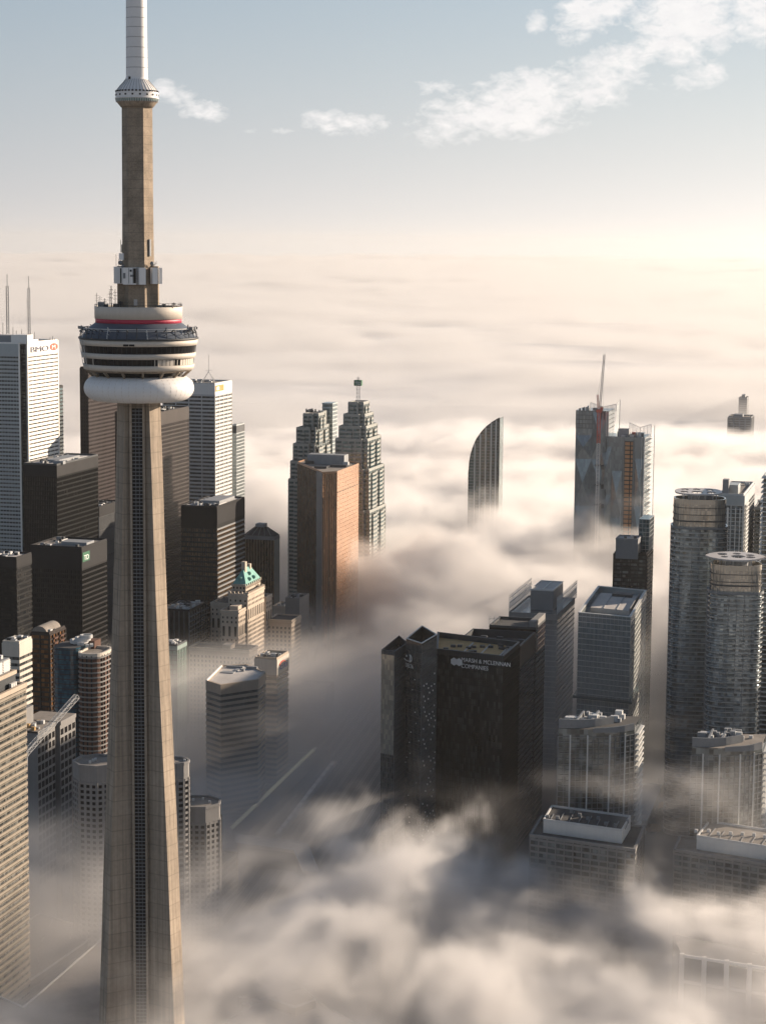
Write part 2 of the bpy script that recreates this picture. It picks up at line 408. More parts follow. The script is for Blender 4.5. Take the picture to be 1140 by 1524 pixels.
    def mesh(s, name, mat, org=(0, 0, 0)):
        me = bpy.data.meshes.new(name)
        v = np.array(s.v, dtype=np.float64) - np.array(org)
        me.from_pydata(v.tolist(), [], s.f)
        uvl = me.uv_layers.new(name='UVMap')
        uvl.data.foreach_set('uv', np.array(s.uv, dtype=np.float32).ravel())
        if any(s.sm):
            me.polygons.foreach_set('use_smooth', s.sm)
        me.materials.append(MATS[mat])
        return me
    def build(s, name, mat, parent=None, **props):
        if not s.f: return None
        org = tuple(parent_world(parent)) if parent else (0, 0, 0)
        smooth = any(s.sm)
        me = s.mesh(name, mat, org)
        if smooth:
            import bmesh
            bm = bmesh.new(); bm.from_mesh(me); bmesh.ops.remove_doubles(bm, verts=bm.verts, dist=0.001); bm.to_mesh(me); bm.free()
        o = bpy.data.objects.new(name, me); C.objects.link(o)
        if parent: o.parent = parent
        for k, v in props.items(): o[k] = v
        return o
def parent_world(p):
    v = Vector((0, 0, 0))
    while p is not None: v = v + Vector(p.location); p = p.parent
    return v
def copies(o, offs):
    """copies of a part, moved by each offset, sharing its mesh"""
    for d in offs:
        c = o.copy(); C.objects.link(c); c.location = Vector(o.location) + Vector(d)
def offset(poly, d):
    """grow a CCW footprint outward by d"""
    n = len(poly); out = []
    for i in range(n):
        p, a, b = Vector(poly[i][:2]), Vector(poly[i - 1][:2]), Vector(poly[(i + 1) % n][:2])
        e1 = (p - a).normalized(); e2 = (b - p).normalized()
        n1 = Vector((e1.y, -e1.x)); n2 = Vector((e2.y, -e2.x))
        m = n1 + n2
        if m.length < 1e-4: m = n1; k = 1
        else: m.normalize(); k = 1 / max(0.35, m.dot(n1))
        out.append((p.x + m.x * d * k, p.y + m.y * d * k))
    return out
def xy(v): return (v[0], v[1])
def ellipse(c, a, b, ang, n=40, sq=2.0):
    """superellipse footprint, CCW"""
    out = []
    for k in range(n):
        t = 2 * PI * k / n
        x = a * math.copysign(abs(math.cos(t)) ** (2 / sq), math.cos(t)); y = b * math.copysign(abs(math.sin(t)) ** (2 / sq), math.sin(t))
        out.append((c[0] + x * math.cos(ang) - y * math.sin(ang), c[1] + x * math.sin(ang) + y * math.cos(ang)))
    return out
R = random.Random(7)

# ------------------------------------------------------------------ building kit
def foot(xl, xc, xr, yc, D, th=15):
    """footprint and roof height from the roof's left, near and right corners in the photo and the near corner's distance"""
    t = math.radians(th); u = Vector((math.sin(t), math.cos(t), 0)); v = Vector((math.cos(t), -math.sin(t), 0))
    P = at(xc, yc, D)
    a = reach(P, -v, xl); b = reach(P, u, xr)
    L = P - v * a; Rr = P + u * b; B = L + u * b
    return [xy(P), xy(Rr), xy(B), xy(L)], P.z, P, u, v, a, b       # near corner, right-back, back, left: CCW
def bands(t, poly, z0, z1, pitch, h, out, mat, name='floor_band', single=True, first=0.0):
    """one ring per storey; each ring is a part that shares its mesh with the others"""
    zs = []
    z = z1 - first - h
    while z > z0: zs.append(z); z -= pitch
    if not zs: return
    o = offset(poly, out)
    if single and len(zs) <= 300:
        p = MB().ring(o, poly, zs[0], zs[0] + h).build(name, mat, t)
        copies(p, [(0, 0, q - zs[0]) for q in zs[1:]])
    else:
        mb = MB()
        for q in zs: mb.ring(o, poly, q, q + h)
        mb.build(name, mat, t, kind='stuff')
def mullions(t, poly, z0, z1, bay, w, out, mat, name='mullion', faces=None):
    mb = MB(); n = len(poly)
    for i in range(n):
        if faces is not None and i not in faces: continue
        a, b = Vector(poly[i]), Vector(poly[(i + 1) % n]); L = (b - a).length
        if L < bay * 0.6: continue
        e = (b - a).normalized(); nn = Vector((e.y, -e.x)); k = max(1, round(L / bay)); ang = math.atan2(e.y, e.x)
        for q in range(k + 1):
            c = a + e * (L * q / k) + nn * (out / 2)
            mb.box((c.x, c.y, z0), (w, out, z1 - z0), ang)
    mb.build(name, mat, t, kind='stuff')
def rooftop(t, poly, z, roof='roof_gravel', par='mech_grey', ph=1.4, pw=0.6, units=6, house=None, seed=0, hmat='mech_grey'):
    r = random.Random(seed + int(abs(z) * 10))
    inn = offset(poly, -pw)
    mb = MB(); mb.face([(p[0], p[1], z + 0.05) for p in inn]); mb.build('roof', roof, t)
    MB().ring(offset(poly, 0.12), inn, z - 0.4, z + ph, inside=True).build('parapet', par, t)
    xs = [Vector(p) for p in poly]
    c = sum(xs, Vector((0, 0))) / len(xs)
    A = xs[0]; e1 = (xs[1] - xs[0]); e2 = (xs[-1] - xs[0])
    ang = math.atan2(e1.y, e1.x)
    if house:
        q = c
        for fx, fy, hx, hy, hh in house:
            p = A + e1 * fx + e2 * fy
            b = MB().box((p.x, p.y, z + 0.06), (e1.length * hx, e2.length * hy, hh), ang); b.build('plant_room', hmat, t)
    for k in range(units):
        f1, f2 = r.uniform(.12, .88), r.uniform(.12, .88)
        p = A + e1 * f1 + e2 * f2
        if house and any(abs(f1 - h[0]) < h[2] / 2 + .06 and abs(f2 - h[1]) < h[3] / 2 + .06 for h in house): continue
        if len(poly) != 4 and (p - c).length > min((q - c).length for q in xs) * 0.7: continue
        if k % 3 == 0 and len(poly) == 4:
            l = r.uniform(.15, .4); q2 = A + e1 * min(.9, f1 + l) + e2 * f2 if k % 2 else A + e1 * f1 + e2 * min(.9, f2 + l)
            MB().bar((p.x, p.y, z + .6), (q2.x, q2.y, z + .6), .7).build('duct', 'light_steel', t)
        w = r.uniform(1.2, 3.6); MB().box((p.x, p.y, z + 0.06), (w, r.uniform(1.5, 4), r.uniform(.8, 2.4)), ang).build('air_unit', r.choice(['mech_grey', 'light_steel', 'dark_steel']), t)
def tower(name, label, geo, gl='glass_black', band=None, pitch=3.9, bh=1.2, bout=0.25, bay=1.5, mw=0.25, mout=0.3, mull=None,
          roof='roof_gravel', par=None, units=6, house=None, crown=0.0, crown_mat=None, base=0.0, cat='skyscraper', seed=1, single=True, ph=1.4, group=None, faces=None):
    poly, z = geo[0], geo[1]
    t = empty(name, label, cat, (poly[0][0], poly[0][1], 0), group)
    MB().prism(poly, base, z, top=True).build('glass_wall', gl, t)
    if band: bands(t, poly, base + 2, z - crown, pitch, bh, bout, band, single=single)
    if mull: mullions(t, poly, base, z - crown, bay, mw, mout, mull, faces=faces)
    if crown:
        MB().ring(offset(poly, bout + 0.08), poly, z - crown, z - 0.02).build('crown_band', crown_mat or band or mull, t)
    rooftop(t, poly, z, roof, par or band or mull or 'mech_grey', units=units * 2, house=house, seed=seed, ph=ph)
    return t
def text(t, body, P, size, ang, mat, depth=0.3, name='lettering', align='LEFT', sx=1.0):
    cu = bpy.data.curves.new(name, 'FONT'); cu.body = body; cu.size = size; cu.extrude = depth; cu.align_x = align; cu.materials.append(MATS[mat])
    o = bpy.data.objects.new(name, cu); C.objects.link(o)
    o.rotation_euler = (PI / 2, 0, ang); o.scale = (sx, 1, 1)
    o.location = Vector(P) - (parent_world(t) if t else Vector((0, 0, 0)))
    o.parent = t
    me = bpy.data.meshes.new_from_object(o)          # turn the lettering into plain mesh
    q = bpy.data.objects.new(name, me); C.objects.link(q)
    q.rotation_euler = o.rotation_euler; q.scale = o.scale; q.location = o.location; q.parent = t
    bpy.data.objects.remove(o)
    return q
def antenna(t, P, h, w, mat='mid_steel', name='lattice_mast', top=None):
    mb = MB(); mb.truss(P, (P[0], P[1], P[2] + h * 0.8), w, w * 1.6, w * 0.16); mb.bar((P[0], P[1], P[2] + h * 0.8), (P[0], P[1], P[2] + h), w * 0.25)
    return mb.build(name, mat, t)
# ------------------------------------------------------------------ the communications tower
TX, TY = at(207, 520, 815)[0], 815.0
def tz(y): return at(207, y, TY - 0.0)[2]
PXM = 0.2655                                   # metres per photo pixel at the tower
ct = empty('communications_tower', 'tall tan concrete communications tower with round pod and white mast, rising out of the fog', 'tower', (TX, TY, 0))
def section(r, t, rr):
    P = []
    for k, a in enumerate((-30, 90, 210)):
        a = math.radians(a); d = Vector((math.cos(a), math.sin(a))); n = Vector((-d.y, d.x))
        for p in (d * rr - n * t / 2, d * r - n * t / 2, d * r + n * t / 2, d * rr + n * t / 2):
            P.append((TX + p.x, TY + p.y))
    return P
lev = [(1800, 86), (1524, 66.5), (1400, 61.5), (1300, 58), (1200, 54), (1100, 49.5), (1000, 45.0), (900, 40.8), (800, 37.6), (700, 35), (640, 33), (592, 32)]
pts = [(tz(y) if y < 1800 else -1.0, section((hw * PXM - 0.25 * 7.4) / 0.866, 7.4, 5.3)) for y, hw in lev]
leg_mb = [MB() for _ in range(3)]; core = MB()
for (z0, A), (z1, B) in zip(pts, pts[1:]):
    for i in range(12):
        j = (i + 1) % 12
        q = [(*A[i], z0), (*A[j], z0), (*B[j], z1), (*B[i], z1)]
        (core if i % 4 == 3 else leg_mb[i // 4]).face(q)
core.build('core_wall', 'concrete', ct)
for m in leg_mb: m.build('buttress', 'concrete', ct)
# the three valleys carry a window strip between two rails (lift shafts)
z0s, z1s = 2.0, tz(606)
for a in (-90, 30, 150):
    a = math.radians(a); d = Vector((math.cos(a), math.sin(a))); n = Vector((-d.y, d.x)); ap = 5.9
    c = Vector((TX, TY)) + d * (ap + 0.35)
    st = MB().box((c.x, c.y, z0s), (0.7, 4.2, z1s - z0s), a).build('lift_window', 'window_dark', ct)
    rg = MB(); z = z0s
    while z < z1s:
        p = c + d * 0.42
        rg.box((p.x, p.y, z), (0.3, 4.2, 0.34), a); z += 1.5
    for s in (-0.7, 0.7):
        p = c + d * 0.42 + n * s
        rg.box((p.x, p.y, z0s), (0.34, 0.16, z1s - z0s), a)
    rg.build('window_bar', 'mid_steel', st, kind='stuff')
    for s in (-1, 1):
        p = c + d * 0.5 + n * s * 2.55
        MB().box((p.x, p.y, z0s), (1.9, 0.9, z1s - z0s + 2), a).build('guide_rail', 'concrete', ct)
# service doors and little lamps on the right buttress faces
# radome (white ring) and lower deck
SEG = 96
def R_(px): return px * PXM
cz = (TX, TY)
def lat(name, prof, mat, parent=ct, seg=SEG, **k):
    return MB().lathe([(R_(r), tz(y)) for r, y in prof], cz, seg, rot=-PI / 2).build(name, mat, parent, **k)
tor = []
for k in range(25):
    a = -PI * 0.62 + (PI * 1.2) * k / 24
    tor.append((60 + 21.5 * math.cos(a), 577 - 19.0 * math.sin(a)))
lat('radome', [(30, 597)] + tor + [(50, 560)], 'tower_white')
for k in range(48):
    a = -PI / 2 + 2 * PI * (k + .5) / 48; d = Vector((math.cos(a), math.sin(a), 0)); o = Vector((TX, TY, 0)); m = MB()
    for (r0, y0), (r1, y1) in zip(tor[2:20:2], tor[4:22:2]): m.bar(o + d * R_(r0) + Vector((0, 0, tz(y0))), o + d * R_(r1) + Vector((0, 0, tz(y1))), .09, .09)
    m.build('radome_seam', 'tower_beige', ct)
lat('radome_underside', [(0, 598.5), (29, 598.5), (57, 596)], 'tower_beige')
lat('soffit', [(56, 564), (62, 561), (67, 552)], 'window_dark')
lat('lower_ledge', [(60, 565.5), (64, 565.5), (66, 561.5), (62, 560.5)], 'concrete')
st0 = None
ns = 16
for k in range(ns):
    a = -PI / 2 + 2 * PI * (k + 0.5) / ns
    d = Vector((math.cos(a), math.sin(a), 0)); o = Vector((TX, TY, 0))
    m = MB().bar(o + d * R_(63) + Vector((0, 0, tz(563))), o + d * R_(77.5) + Vector((0, 0, tz(550))), 0.75, 0.9)
    m.build('strut', 'concrete', ct)
lat('indoor_deck_soffit', [(66, 552.5), (78, 550.5), (79.5, 548), (80, 546), (60, 546)], 'concrete')
lat('lower_deck_band', [(74, 548.5), (81, 548.5), (82.5, 541), (81, 540.6), (74, 540.6)], 'tower_beige')
wd = lat('lower_window_band', [(79.6, 541), (80.4, 530.5)], 'window_dark')
lat('middle_deck_band', [(78, 531.5), (83.6, 531.2), (84.6, 523.6), (78, 523.0)], 'tower_beige')
wd2 = lat('upper_window_band', [(82.4, 523.8), (84.2, 512)], 'window_dark')
lat('upper_deck_band', [(80, 512.6), (86.2, 512.4), (87.4, 504.5), (80, 503)], 'tower_beige')
lat('outer_terrace_rim', [(78, 504), (88.6, 503.6), (88.8, 501.2), (60, 500.6)], 'dark_steel')
for w, r0, ya, yb, n in ((wd, 80.3, 541, 530.5, 72), (wd2, 83.6, 524, 512, 72)):
    mb = MB()
    for k in range(n):
        a = 2 * PI * k / n; d = Vector((math.cos(a), math.sin(a), 0)); o = Vector((TX, TY, 0))
        mb.bar(o + d * R_(r0) + Vector((0, 0, tz(ya))), o + d * R_(r0 + 1.0) + Vector((0, 0, tz(yb))), 0.12)
    mb.build('window_mullion', 'dark_steel', w, kind='stuff')
# a stretch of the lower windows is closed by beige and pale panels
for k in range(13):
    a = -PI / 2 + math.radians(27 + k * 4.6); a2 = a + math.radians(3.9 if k not in (4, 5) else 0.8)
    q = [(TX + R_(r) * math.cos(x), TY + R_(r) * math.sin(x), tz(y)) for r, y, x in ((81.0, 540.4, a), (81.0, 540.4, a2), (81.6, 531.8, a2), (81.6, 531.8, a))]
    m = MB(); m.face(q); m.build('closing_panel', 'tower_beige', ct)
for sg in (-47, 23, 26.5):
    a = -PI / 2 + math.radians(sg); d = Vector((math.cos(a), math.sin(a), 0)); o = Vector((TX, TY, 0))
    MB().bar(o + d * R_(81.8) + Vector((0, 0, tz(541))), o + d * R_(82.4) + Vector((0, 0, tz(530.5))), 0.5, 0.3).build('window_pier', 'tower_beige', ct)
for sg in (-5.5, 0.2):
    a = -PI / 2 + math.radians(sg)
    c = (TX + R_(87.0) * math.cos(a), TY + R_(87.0) * math.sin(a), tz(511.4))
    MB().box(c, (2.0, 0.35, 0.75), a + PI / 2).build('vent', 'window_dark', ct)
# window washing gondola rails at the left
for sg in (-68, -62, -57):
    a = -PI / 2 + math.radians(sg); o = Vector((TX, TY, 0)); d = Vector((math.cos(a), math.sin(a), 0))
    m = MB(); pr = [(88, 505), (88.6, 516), (86, 530), (84.5, 541), (78, 549)]
    for (r0, y0), (r1, y1) in zip(pr, pr[1:]): m.bar(o + d * R_(r0) + Vector((0, 0, tz(y0))), o + d * R_(r1) + Vector((0, 0, tz(y1))), 0.22)
    m.build('service_rail', 'light_steel', ct)
# slate cone roof, red stripe, upper drum
lat('cone_roof', [(86, 501.5), (84, 500.5), (77.5, 492), (72, 486), (64.5, 480.5), (63, 479.6)], 'slate_blue')
lat('red_stripe', [(62.8, 480), (63.6, 480), (63.6, 473.2), (62.8, 473.2)], 'red_paint')
lat('roof_drum', [(60, 474), (64.6, 473.8), (64.8, 456.5), (64.0, 455.6), (62.5, 455.8), (62.5, 458)], 'tower_beige')
lat('drum_roof', [(0, 458.5), (62.6, 457.5)], 'roof_dark')
# walkway rail with its brackets above the cone
mb = MB()
for k in range(SEG):
    a0, a1 = 2 * PI * k / SEG, 2 * PI * (k + 1) / SEG
    for r, y, w in ((83.0, 487.5, 0.28), (76.5, 490.5, 0.16)):
        mb.bar((TX + R_(r) * math.cos(a0), TY + R_(r) * math.sin(a0), tz(y)), (TX + R_(r) * math.cos(a1), TY + R_(r) * math.sin(a1), tz(y)), w)
mb.build('walk_rail', 'light_steel', ct)
for k in range(36):
    a = 2 * PI * (k + .5) / 36; d = Vector((math.cos(a), math.sin(a), 0)); o = Vector((TX, TY, 0))
    P = lambda r, y: o + d * R_(r) + Vector((0, 0, tz(y)))
    m = MB().bar(P(76, 492), P(83, 487.5), 0.3); m.bar(P(83, 487.5), P(85.5, 494), 0.25); m.bar(P(85.5, 494), P(86.5, 501.5), 0.25); m.bar(P(80, 496), P(86, 493.6), 0.2)
    if k % 3 == 0: m.bar(P(83, 487.5), P(84.2, 484.5), 0.35)
    m.build('bracket', 'dark_steel' if k % 4 else 'light_steel', ct)
for sg in (-80, -74, -68, 70, 76, 83):
    a = -PI / 2 + math.radians(sg); d = Vector((math.cos(a), math.sin(a), 0)); n = Vector((-d.y, d.x, 0)); o = Vector((TX, TY, 0))
    P = lambda r, y, s=0: o + d * R_(r) + n * s + Vector((0, 0, tz(y)))
    m = MB().bar(P(78, 492), P(88, 486), 0.35); m.bar(P(82, 489), P(87.5, 493), 0.3); m.bar(P(80, 486), P(88, 488), 0.25); m.box(tuple(P(86, 489)), (1.6, 1.2, 1.0), a)
    m.build('maintenance_arm', 'mid_steel', ct)
# railing, aerials and plant on the drum roof
mb = MB()
for k in range(SEG):
    a0, a1 = 2 * PI * k / SEG, 2 * PI * (k + 1) / SEG
    mb.bar((TX + R_(64) * math.cos(a0), TY + R_(64) * math.sin(a0), tz(453)), (TX + R_(64) * math.cos(a1), TY + R_(64) * math.sin(a1), tz(453)), 0.12)
    if k % 2 == 0: mb.bar((TX + R_(64) * math.cos(a0), TY + R_(64) * math.sin(a0), tz(456)), (TX + R_(64) * math.cos(a0), TY + R_(64) * math.sin(a0), tz(453)), 0.12)
mb.build('roof_railing', 'dark_steel', ct)
for px, y0, y1, w in ((148, 455, 436, .15), (152, 455, 440, .12), (171, 455, 425, .3), (174, 455, 430, .2), (168, 455, 433, .15), (160, 455, 444, .2), (182, 456, 448, .3), (262, 455, 449, .25), (270, 455, 449, .1)):
    x = (px - 207) * PXM; yy = -R.uniform(2, 12)
    m = MB().bar((TX + x, TY + yy, tz(y0 + 2)), (TX + x, TY + yy, tz(y1)), w)
    for q in range(3):
        zz = tz(y0 - (y0 - y1) * (0.4 + .2 * q)); m.bar((TX + x - .8, TY + yy, zz), (TX + x + .8, TY + yy, zz), w * .7)
    m.build('whip_aerial', 'dark_steel', ct)
for px, s, h, mt in ((156, 2.4, 2.2, 'mid_steel'), (163, 1.8, 1.4, 'dark_steel'), (178, 2.2, 1.5, 'dark_steel'), (243, 2, 1.2, 'mid_steel'), (256, 3, 1.0, 'roof_gravel'), (248, 1.5, 1.6, 'dark_steel')):
    MB().box((TX + (px - 207) * PXM, TY - 8, tz(457.4)), (s, s, h)).build('roof_cabinet', mt, ct)
# upper shaft: hexagon, with three shallow piers low down
def hexa(r): return [(TX + r * math.cos(math.radians(60 * k)), TY + r * math.sin(math.radians(60 * k))) for k in range(6)]
m = MB(); lv = [(459, 6.5), (395, 6.25), (300, 6.05), (160, 5.95)]
for (ya, ra), (yb, rb) in zip(lv, lv[1:]):
    A, B = hexa(ra), hexa(rb)
    for i in range(6):
        j = (i + 1) % 6; m.face([(*A[i], tz(ya)), (*A[j], tz(ya)), (*B[j], tz(yb)), (*B[i], tz(yb))])
m.build('upper_shaft', 'shaft_concrete', ct)
for a in (0, 120, 240, 180, 60, 300):
    ar = math.radians(a); d = Vector((math.cos(ar), math.sin(ar)))
    p = Vector((TX, TY)) + d * 6.4
    if a in (0, 180): MB().box((p.x, p.y, tz(459)), (3.2, 4.2, tz(396) - tz(459)), ar).build('pier', 'shaft_concrete', ct)
# equipment boxes hung round the shaft
for cx, w, y0, y1, dy, mt in ((179.5, 13.5, 422, 397, -2.5, 'tower_white'), (198, 19.5, 423, 398, -7.2, 'tower_white'), (214.5, 10, 423, 398, -6.6, 'tower_white'), (232, 8, 422, 398, -4.2, 'tower_white'), (239, 5, 422, 398, -2.2, 'tower_white')):
    c = (TX + (cx - 207) * PXM, TY + dy, tz(y0)); b = MB().box(c, (w * PXM, 2.6, tz(y1) - tz(y0)), 0 if cx < 210 else 0.5).build('equipment_box', mt, ct)
for px, y0, y1, w, mt in ((197.0, 421.5, 399, .14, 'dark_steel'), (203.2, 421.5, 399, .14, 'dark_steel'), (200, 404, 401, .8, 'dark_steel'), (201.6, 411.5, 408.5, 1.3, 'mid_steel'), (190.5, 414, 406, .9, 'mid_steel'), (205.8, 421, 399, 1.0, 'window_dark'), (185.4, 421, 399, .5, 'window_dark')):
    MB().box((TX + (px - 207) * PXM, TY - 8.58, tz(y0)), (w, 0.12, tz(y1) - tz(y0))).build('box_hatch', mt, ct)
MB().box((TX + (205.6 - 207) * PXM, TY - 5.9, tz(454)), (1.4, 0.4, tz(445) - tz(454))).build('shaft_door', 'roof_pale', ct)
MB().box((TX + 5.0, TY - 2.8, tz(381)), (0.5, 0.9, tz(356) - tz(381)), math.radians(-30)).build('shaft_louvre', 'mech_grey', ct)
for px, y0, y1, w in ((183, 376, 357, .2), (184.5, 376, 364, .3), (176, 397, 378, .14), (179.5, 397, 385, .12)):
    MB().bar((TX + (px - 207) * PXM, TY - 3, tz(y0)), (TX + (px - 207) * PXM, TY - 3, tz(y1)), w).build('whip_aerial', 'dark_steel', ct)
MB().box((TX + (184.5 - 207) * PXM, TY - 4, tz(387)), (1.8, 1.8, tz(377) - tz(387))).build('aerial_drum', 'tower_white', ct)
for px, y, r in ((183, 391, 1.0), (229.5, 392, .9), (186.5, 396, .7)):
    c = (TX + (px - 207) * PXM, TY - 4.5); MB().lathe([(0, tz(y) - r), (r * .7, tz(y) - r * .7), (r, tz(y)), (r * .7, tz(y) + r * .7), (0, tz(y) + r)], c, 12).build('dish', 'mid_steel', ct)
mb = MB()
for k in range(10):
    x = 229 + k * .9; mb.bar((TX + (226 - 207) * PXM, TY - 3, tz(397)), (TX + (x - 207) * PXM, TY - 3, tz(397 - R.uniform(2, 9))), .1)
mb.build('aerial_cluster', 'dark_steel', ct)
# sky pod
lat('pod_cup', [(22, 160.5), (23.5, 160), (29, 153), (30, 151.5)], 'concrete', seg=48)
lat('pod_green_band', [(29.6, 152), (31, 149), (31, 146)], 'green_grey', seg=48)
lat('pod_window_band', [(30.6, 146.2), (31.1, 142.5), (30.8, 140)], 'tower_white', seg=48)
lat('pod_lower_rim', [(31, 147.3), (31.9, 147), (31.9, 145.6), (31, 145.4)], 'tower_white', seg=48)
lat('pod_dome', [(30.8, 140.2), (31.4, 139), (29.8, 135), (25, 128.5), (20, 123), (16.6, 118.5), (16, 115)], 'mast_white', seg=48)
for k in range(36):
    a = 2 * PI * (k + .5) / 36; d = Vector((math.cos(a), math.sin(a)))
    p = Vector((TX, TY)) + d * R_(30.6); MB().box((p.x, p.y, tz(137.3)), (0.5, 0.75, 0.55), a).build('porthole', 'window_dark', ct)
    if k % 2 == 0:
        p = Vector((TX, TY)) + d * R_(31.1); MB().box((p.x, p.y, tz(143)), (0.3, 0.7, 0.6), a).build('pod_window', 'window_dark', ct)
    o = Vector((TX, TY, 0)); d3 = Vector((d.x, d.y, 0))
    mm = MB(); pr = [(29.8, 135), (25, 128.5), (20, 123), (16.6, 118.5)]
    for (r0, y0), (r1, y1) in zip(pr, pr[1:]): mm.bar(o + d3 * R_(r0 + .2) + Vector((0, 0, tz(y0))), o + d3 * R_(r1 + .2) + Vector((0, 0, tz(y1))), 0.13)
    mm.build('dome_rib', 'joint_grey', ct)
mb = MB()
for k in range(54):
    a = 2 * PI * k / 54; d = Vector((math.cos(a), math.sin(a), 0)); o = Vector((TX, TY, 0))
    mb.bar(o + d * R_(30.2) + Vector((0, 0, tz(152.3))), o + d * R_(31.3) + Vector((0, 0, tz(147))), 0.2)
mb.build('pod_fin', 'light_steel', ct, kind='stuff')
# mast: short drums of fibreglass, each a part
ys = [118, 101, 86, 71, 56, 41, 27, 12, -4, -20, -38, -56, -74]
for a, b in zip(ys, ys[1:]):
    rb = 15.7 - 0.0065 * (118 - a) ; lat('mast_section', [(rb, a + .25), (rb, b - 0.0)], 'mast_white', seg=32)
    lat('mast_joint', [(rb + .0, a + .5), (rb + .22, a + .4), (rb + .22, a - .3), (rb, a - .4)], 'joint_grey', seg=32)
lat('mast_upper', [(14.2, -74), (9, -76), (9, -180), (5, -182), (5, -255), (0, -262)], 'mast_white', seg=24)
MB().box((TX - 2.4, TY - 3.6, tz(119)), (0.8, 0.8, 1.0), 0.3).build('mast_hatch', 'window_dark', ct)
# ------------------------------------------------------------------ financial district, left
AF, AR = -TH, PI / 2 - TH            # angles of front-facing and right-facing signs
def sh(p, *m):                       # p + distance*direction ...
    q = Vector((p[0], p[1], p[2] if len(p) > 2 else 0))
    for d, k in m: q = q + d * k
    return q
# white banded tower with a bank's sign
P = at(37, 512, 1859); a = reach(P, -V, -60); b = reach(P, U, 86)
n1, n2 = 5.4, 5.4
pts = [sh(P, (U, n2)), sh(P, (U, b)), sh(P, (U, b), (V, -a)), sh(P, (V, -a)), sh(P, (V, -n1)), sh(P, (V, -n1), (U, n2))]
poly = [xy(p) for p in pts]; z = P.z
bt = empty('bank_tower', 'tall white banded office tower with red roundel sign, tallest on the left edge', 'skyscraper', (poly[0][0], poly[0][1], 0))
MB().prism(poly, 0, z).build('glass_wall', 'glass_band', bt)
zs = []; q = z - 9.5
while q > 0: zs.append(q); q -= 3.58
def face_band(pa, pb, z0, h, out, mat, name, t):
    pa, pb = Vector(pa), Vector(pb); e = (pb - pa).normalized(); nn = Vector((e.y, -e.x))
    c = (pa + pb) / 2 + nn * out / 2
    return MB().box((c.x, c.y, z0), ((pb - pa).length, out, h), math.atan2(e.y, e.x)).build(name, mat, t)
for (i, j, mt, hh, nm) in ((0, 1, 'white_marble', 2.25, 'spandrel'), (3, 4, 'blue_silver', 2.0, 'spandrel')):  # front face's shade is put into its bluer, darker bands
    p = face_band(poly[i], poly[j], zs[0] - hh, hh, 0.5, mt, nm, bt)
    copies(p, [(0, 0, k - zs[0]) for k in zs[1:]])
    face_band(poly[i], poly[j], z - 9.5, 9.4, 0.55, mt, 'top_panel', bt)
for (i, j) in ((4, 5), (5, 0)):
    p = face_band(poly[i], poly[j], zs[0] - 1.2, 1.2, 0.2, 'black_lighter', 'notch_spandrel', bt)
    copies(p, [(0, 0, k - zs[0]) for k in zs[1:]])
for k, w, mt in ((0, 1.3, 'white_marble'), (1, 1.6, 'white_marble'), (4, 1.2, 'white_marble')):
    p = poly[k]; MB().box((p[0], p[1], 0), (w, w, z + 0.6), -TH).build('corner_pier', mt, bt)
mullions(bt, poly, 0, z - 9.5, 3.0, 0.25, 0.42, 'blue_silver', faces=[3])
mullions(bt, poly, 0, z - 9.5, 9.0, 0.25, 0.42, 'white_marble', faces=[0])
rooftop(bt, poly, z, 'roof_pale', 'white_marble', units=0)
e1 = U; c = sh(pts[4], (V, -1.0), (U, 9), )
MB().box((c.x, c.y, z), (16, 12, 8.0), -TH).build('plant_room', 'white_marble', bt)
c = sh(pts[4], (V, -28), (U, 14)); MB().box((c.x, c.y, z), (40, 16, 7.2), -TH).build('plant_room', 'mech_grey', bt)
c = sh(pts[0], (U, 22), (V, -6)); MB().box((c.x, c.y, z), (7, 16, 3.0), -TH).build('plant_room', 'white_marble', bt)
def rtop(t, px, py0, py1, D, w, mat='mid_steel', name='lattice_mast'):
    A = at(px, py0, D); B = at(px, py1, D); return antenna(t, tuple(A), B.z - A.z, w, mat, name)
rtop(bt, 12.5, 497, 408, 1885, 2.0); rtop(bt, 44.5, 500, 411, 1875, 1.7); rtop(bt, 41.5, 498, 430, 1880, .5, 'light_steel')
for px, y1 in ((5, 478), (20, 485), (25, 490), (33, 488), (52, 492), (75, 500), (79, 498), (82, 502)): 
    A = at(px, 506, 1890); B = at(px, y1 + 2, 1890); MB().bar(tuple(A), tuple(B), .35).build('whip_aerial', 'dark_steel', bt)
s0 = sh(pts[0], (V, 0.7), (U, 5)); text(bt, 'BMO', (s0.x + .2, s0.y, z - 8.2), 7.2, AR, 'letter_grey', 0.3, 'sign_letters', sx=2.6)
c = sh(pts[0], (V, 0.62), (U, 57)); ro = MB()
n = 24; cc = [(c.x + 4.2 * 2.2 * math.cos(2 * PI * k / n) * U.x, c.y + 4.2 * 2.2 * math.cos(2 * PI * k / n) * U.y, z - 5.2 + 3.4 * math.sin(2 * PI * k / n)) for k in range(n)]
ro.face(cc); ro.build('roundel', 'logo_red', bt)
c2 = sh(c, (V, 0.15)); text(bt, 'M', (sh(c2, (U, -5.0)).x, sh(c2, (U, -5.0)).y, z - 7.2), 5.4, AR, 'letter_white', 0.05, 'roundel_mark', sx=2.2)
bt['label'] = 'tall white banded office tower with red roundel sign, highest at the left edge'

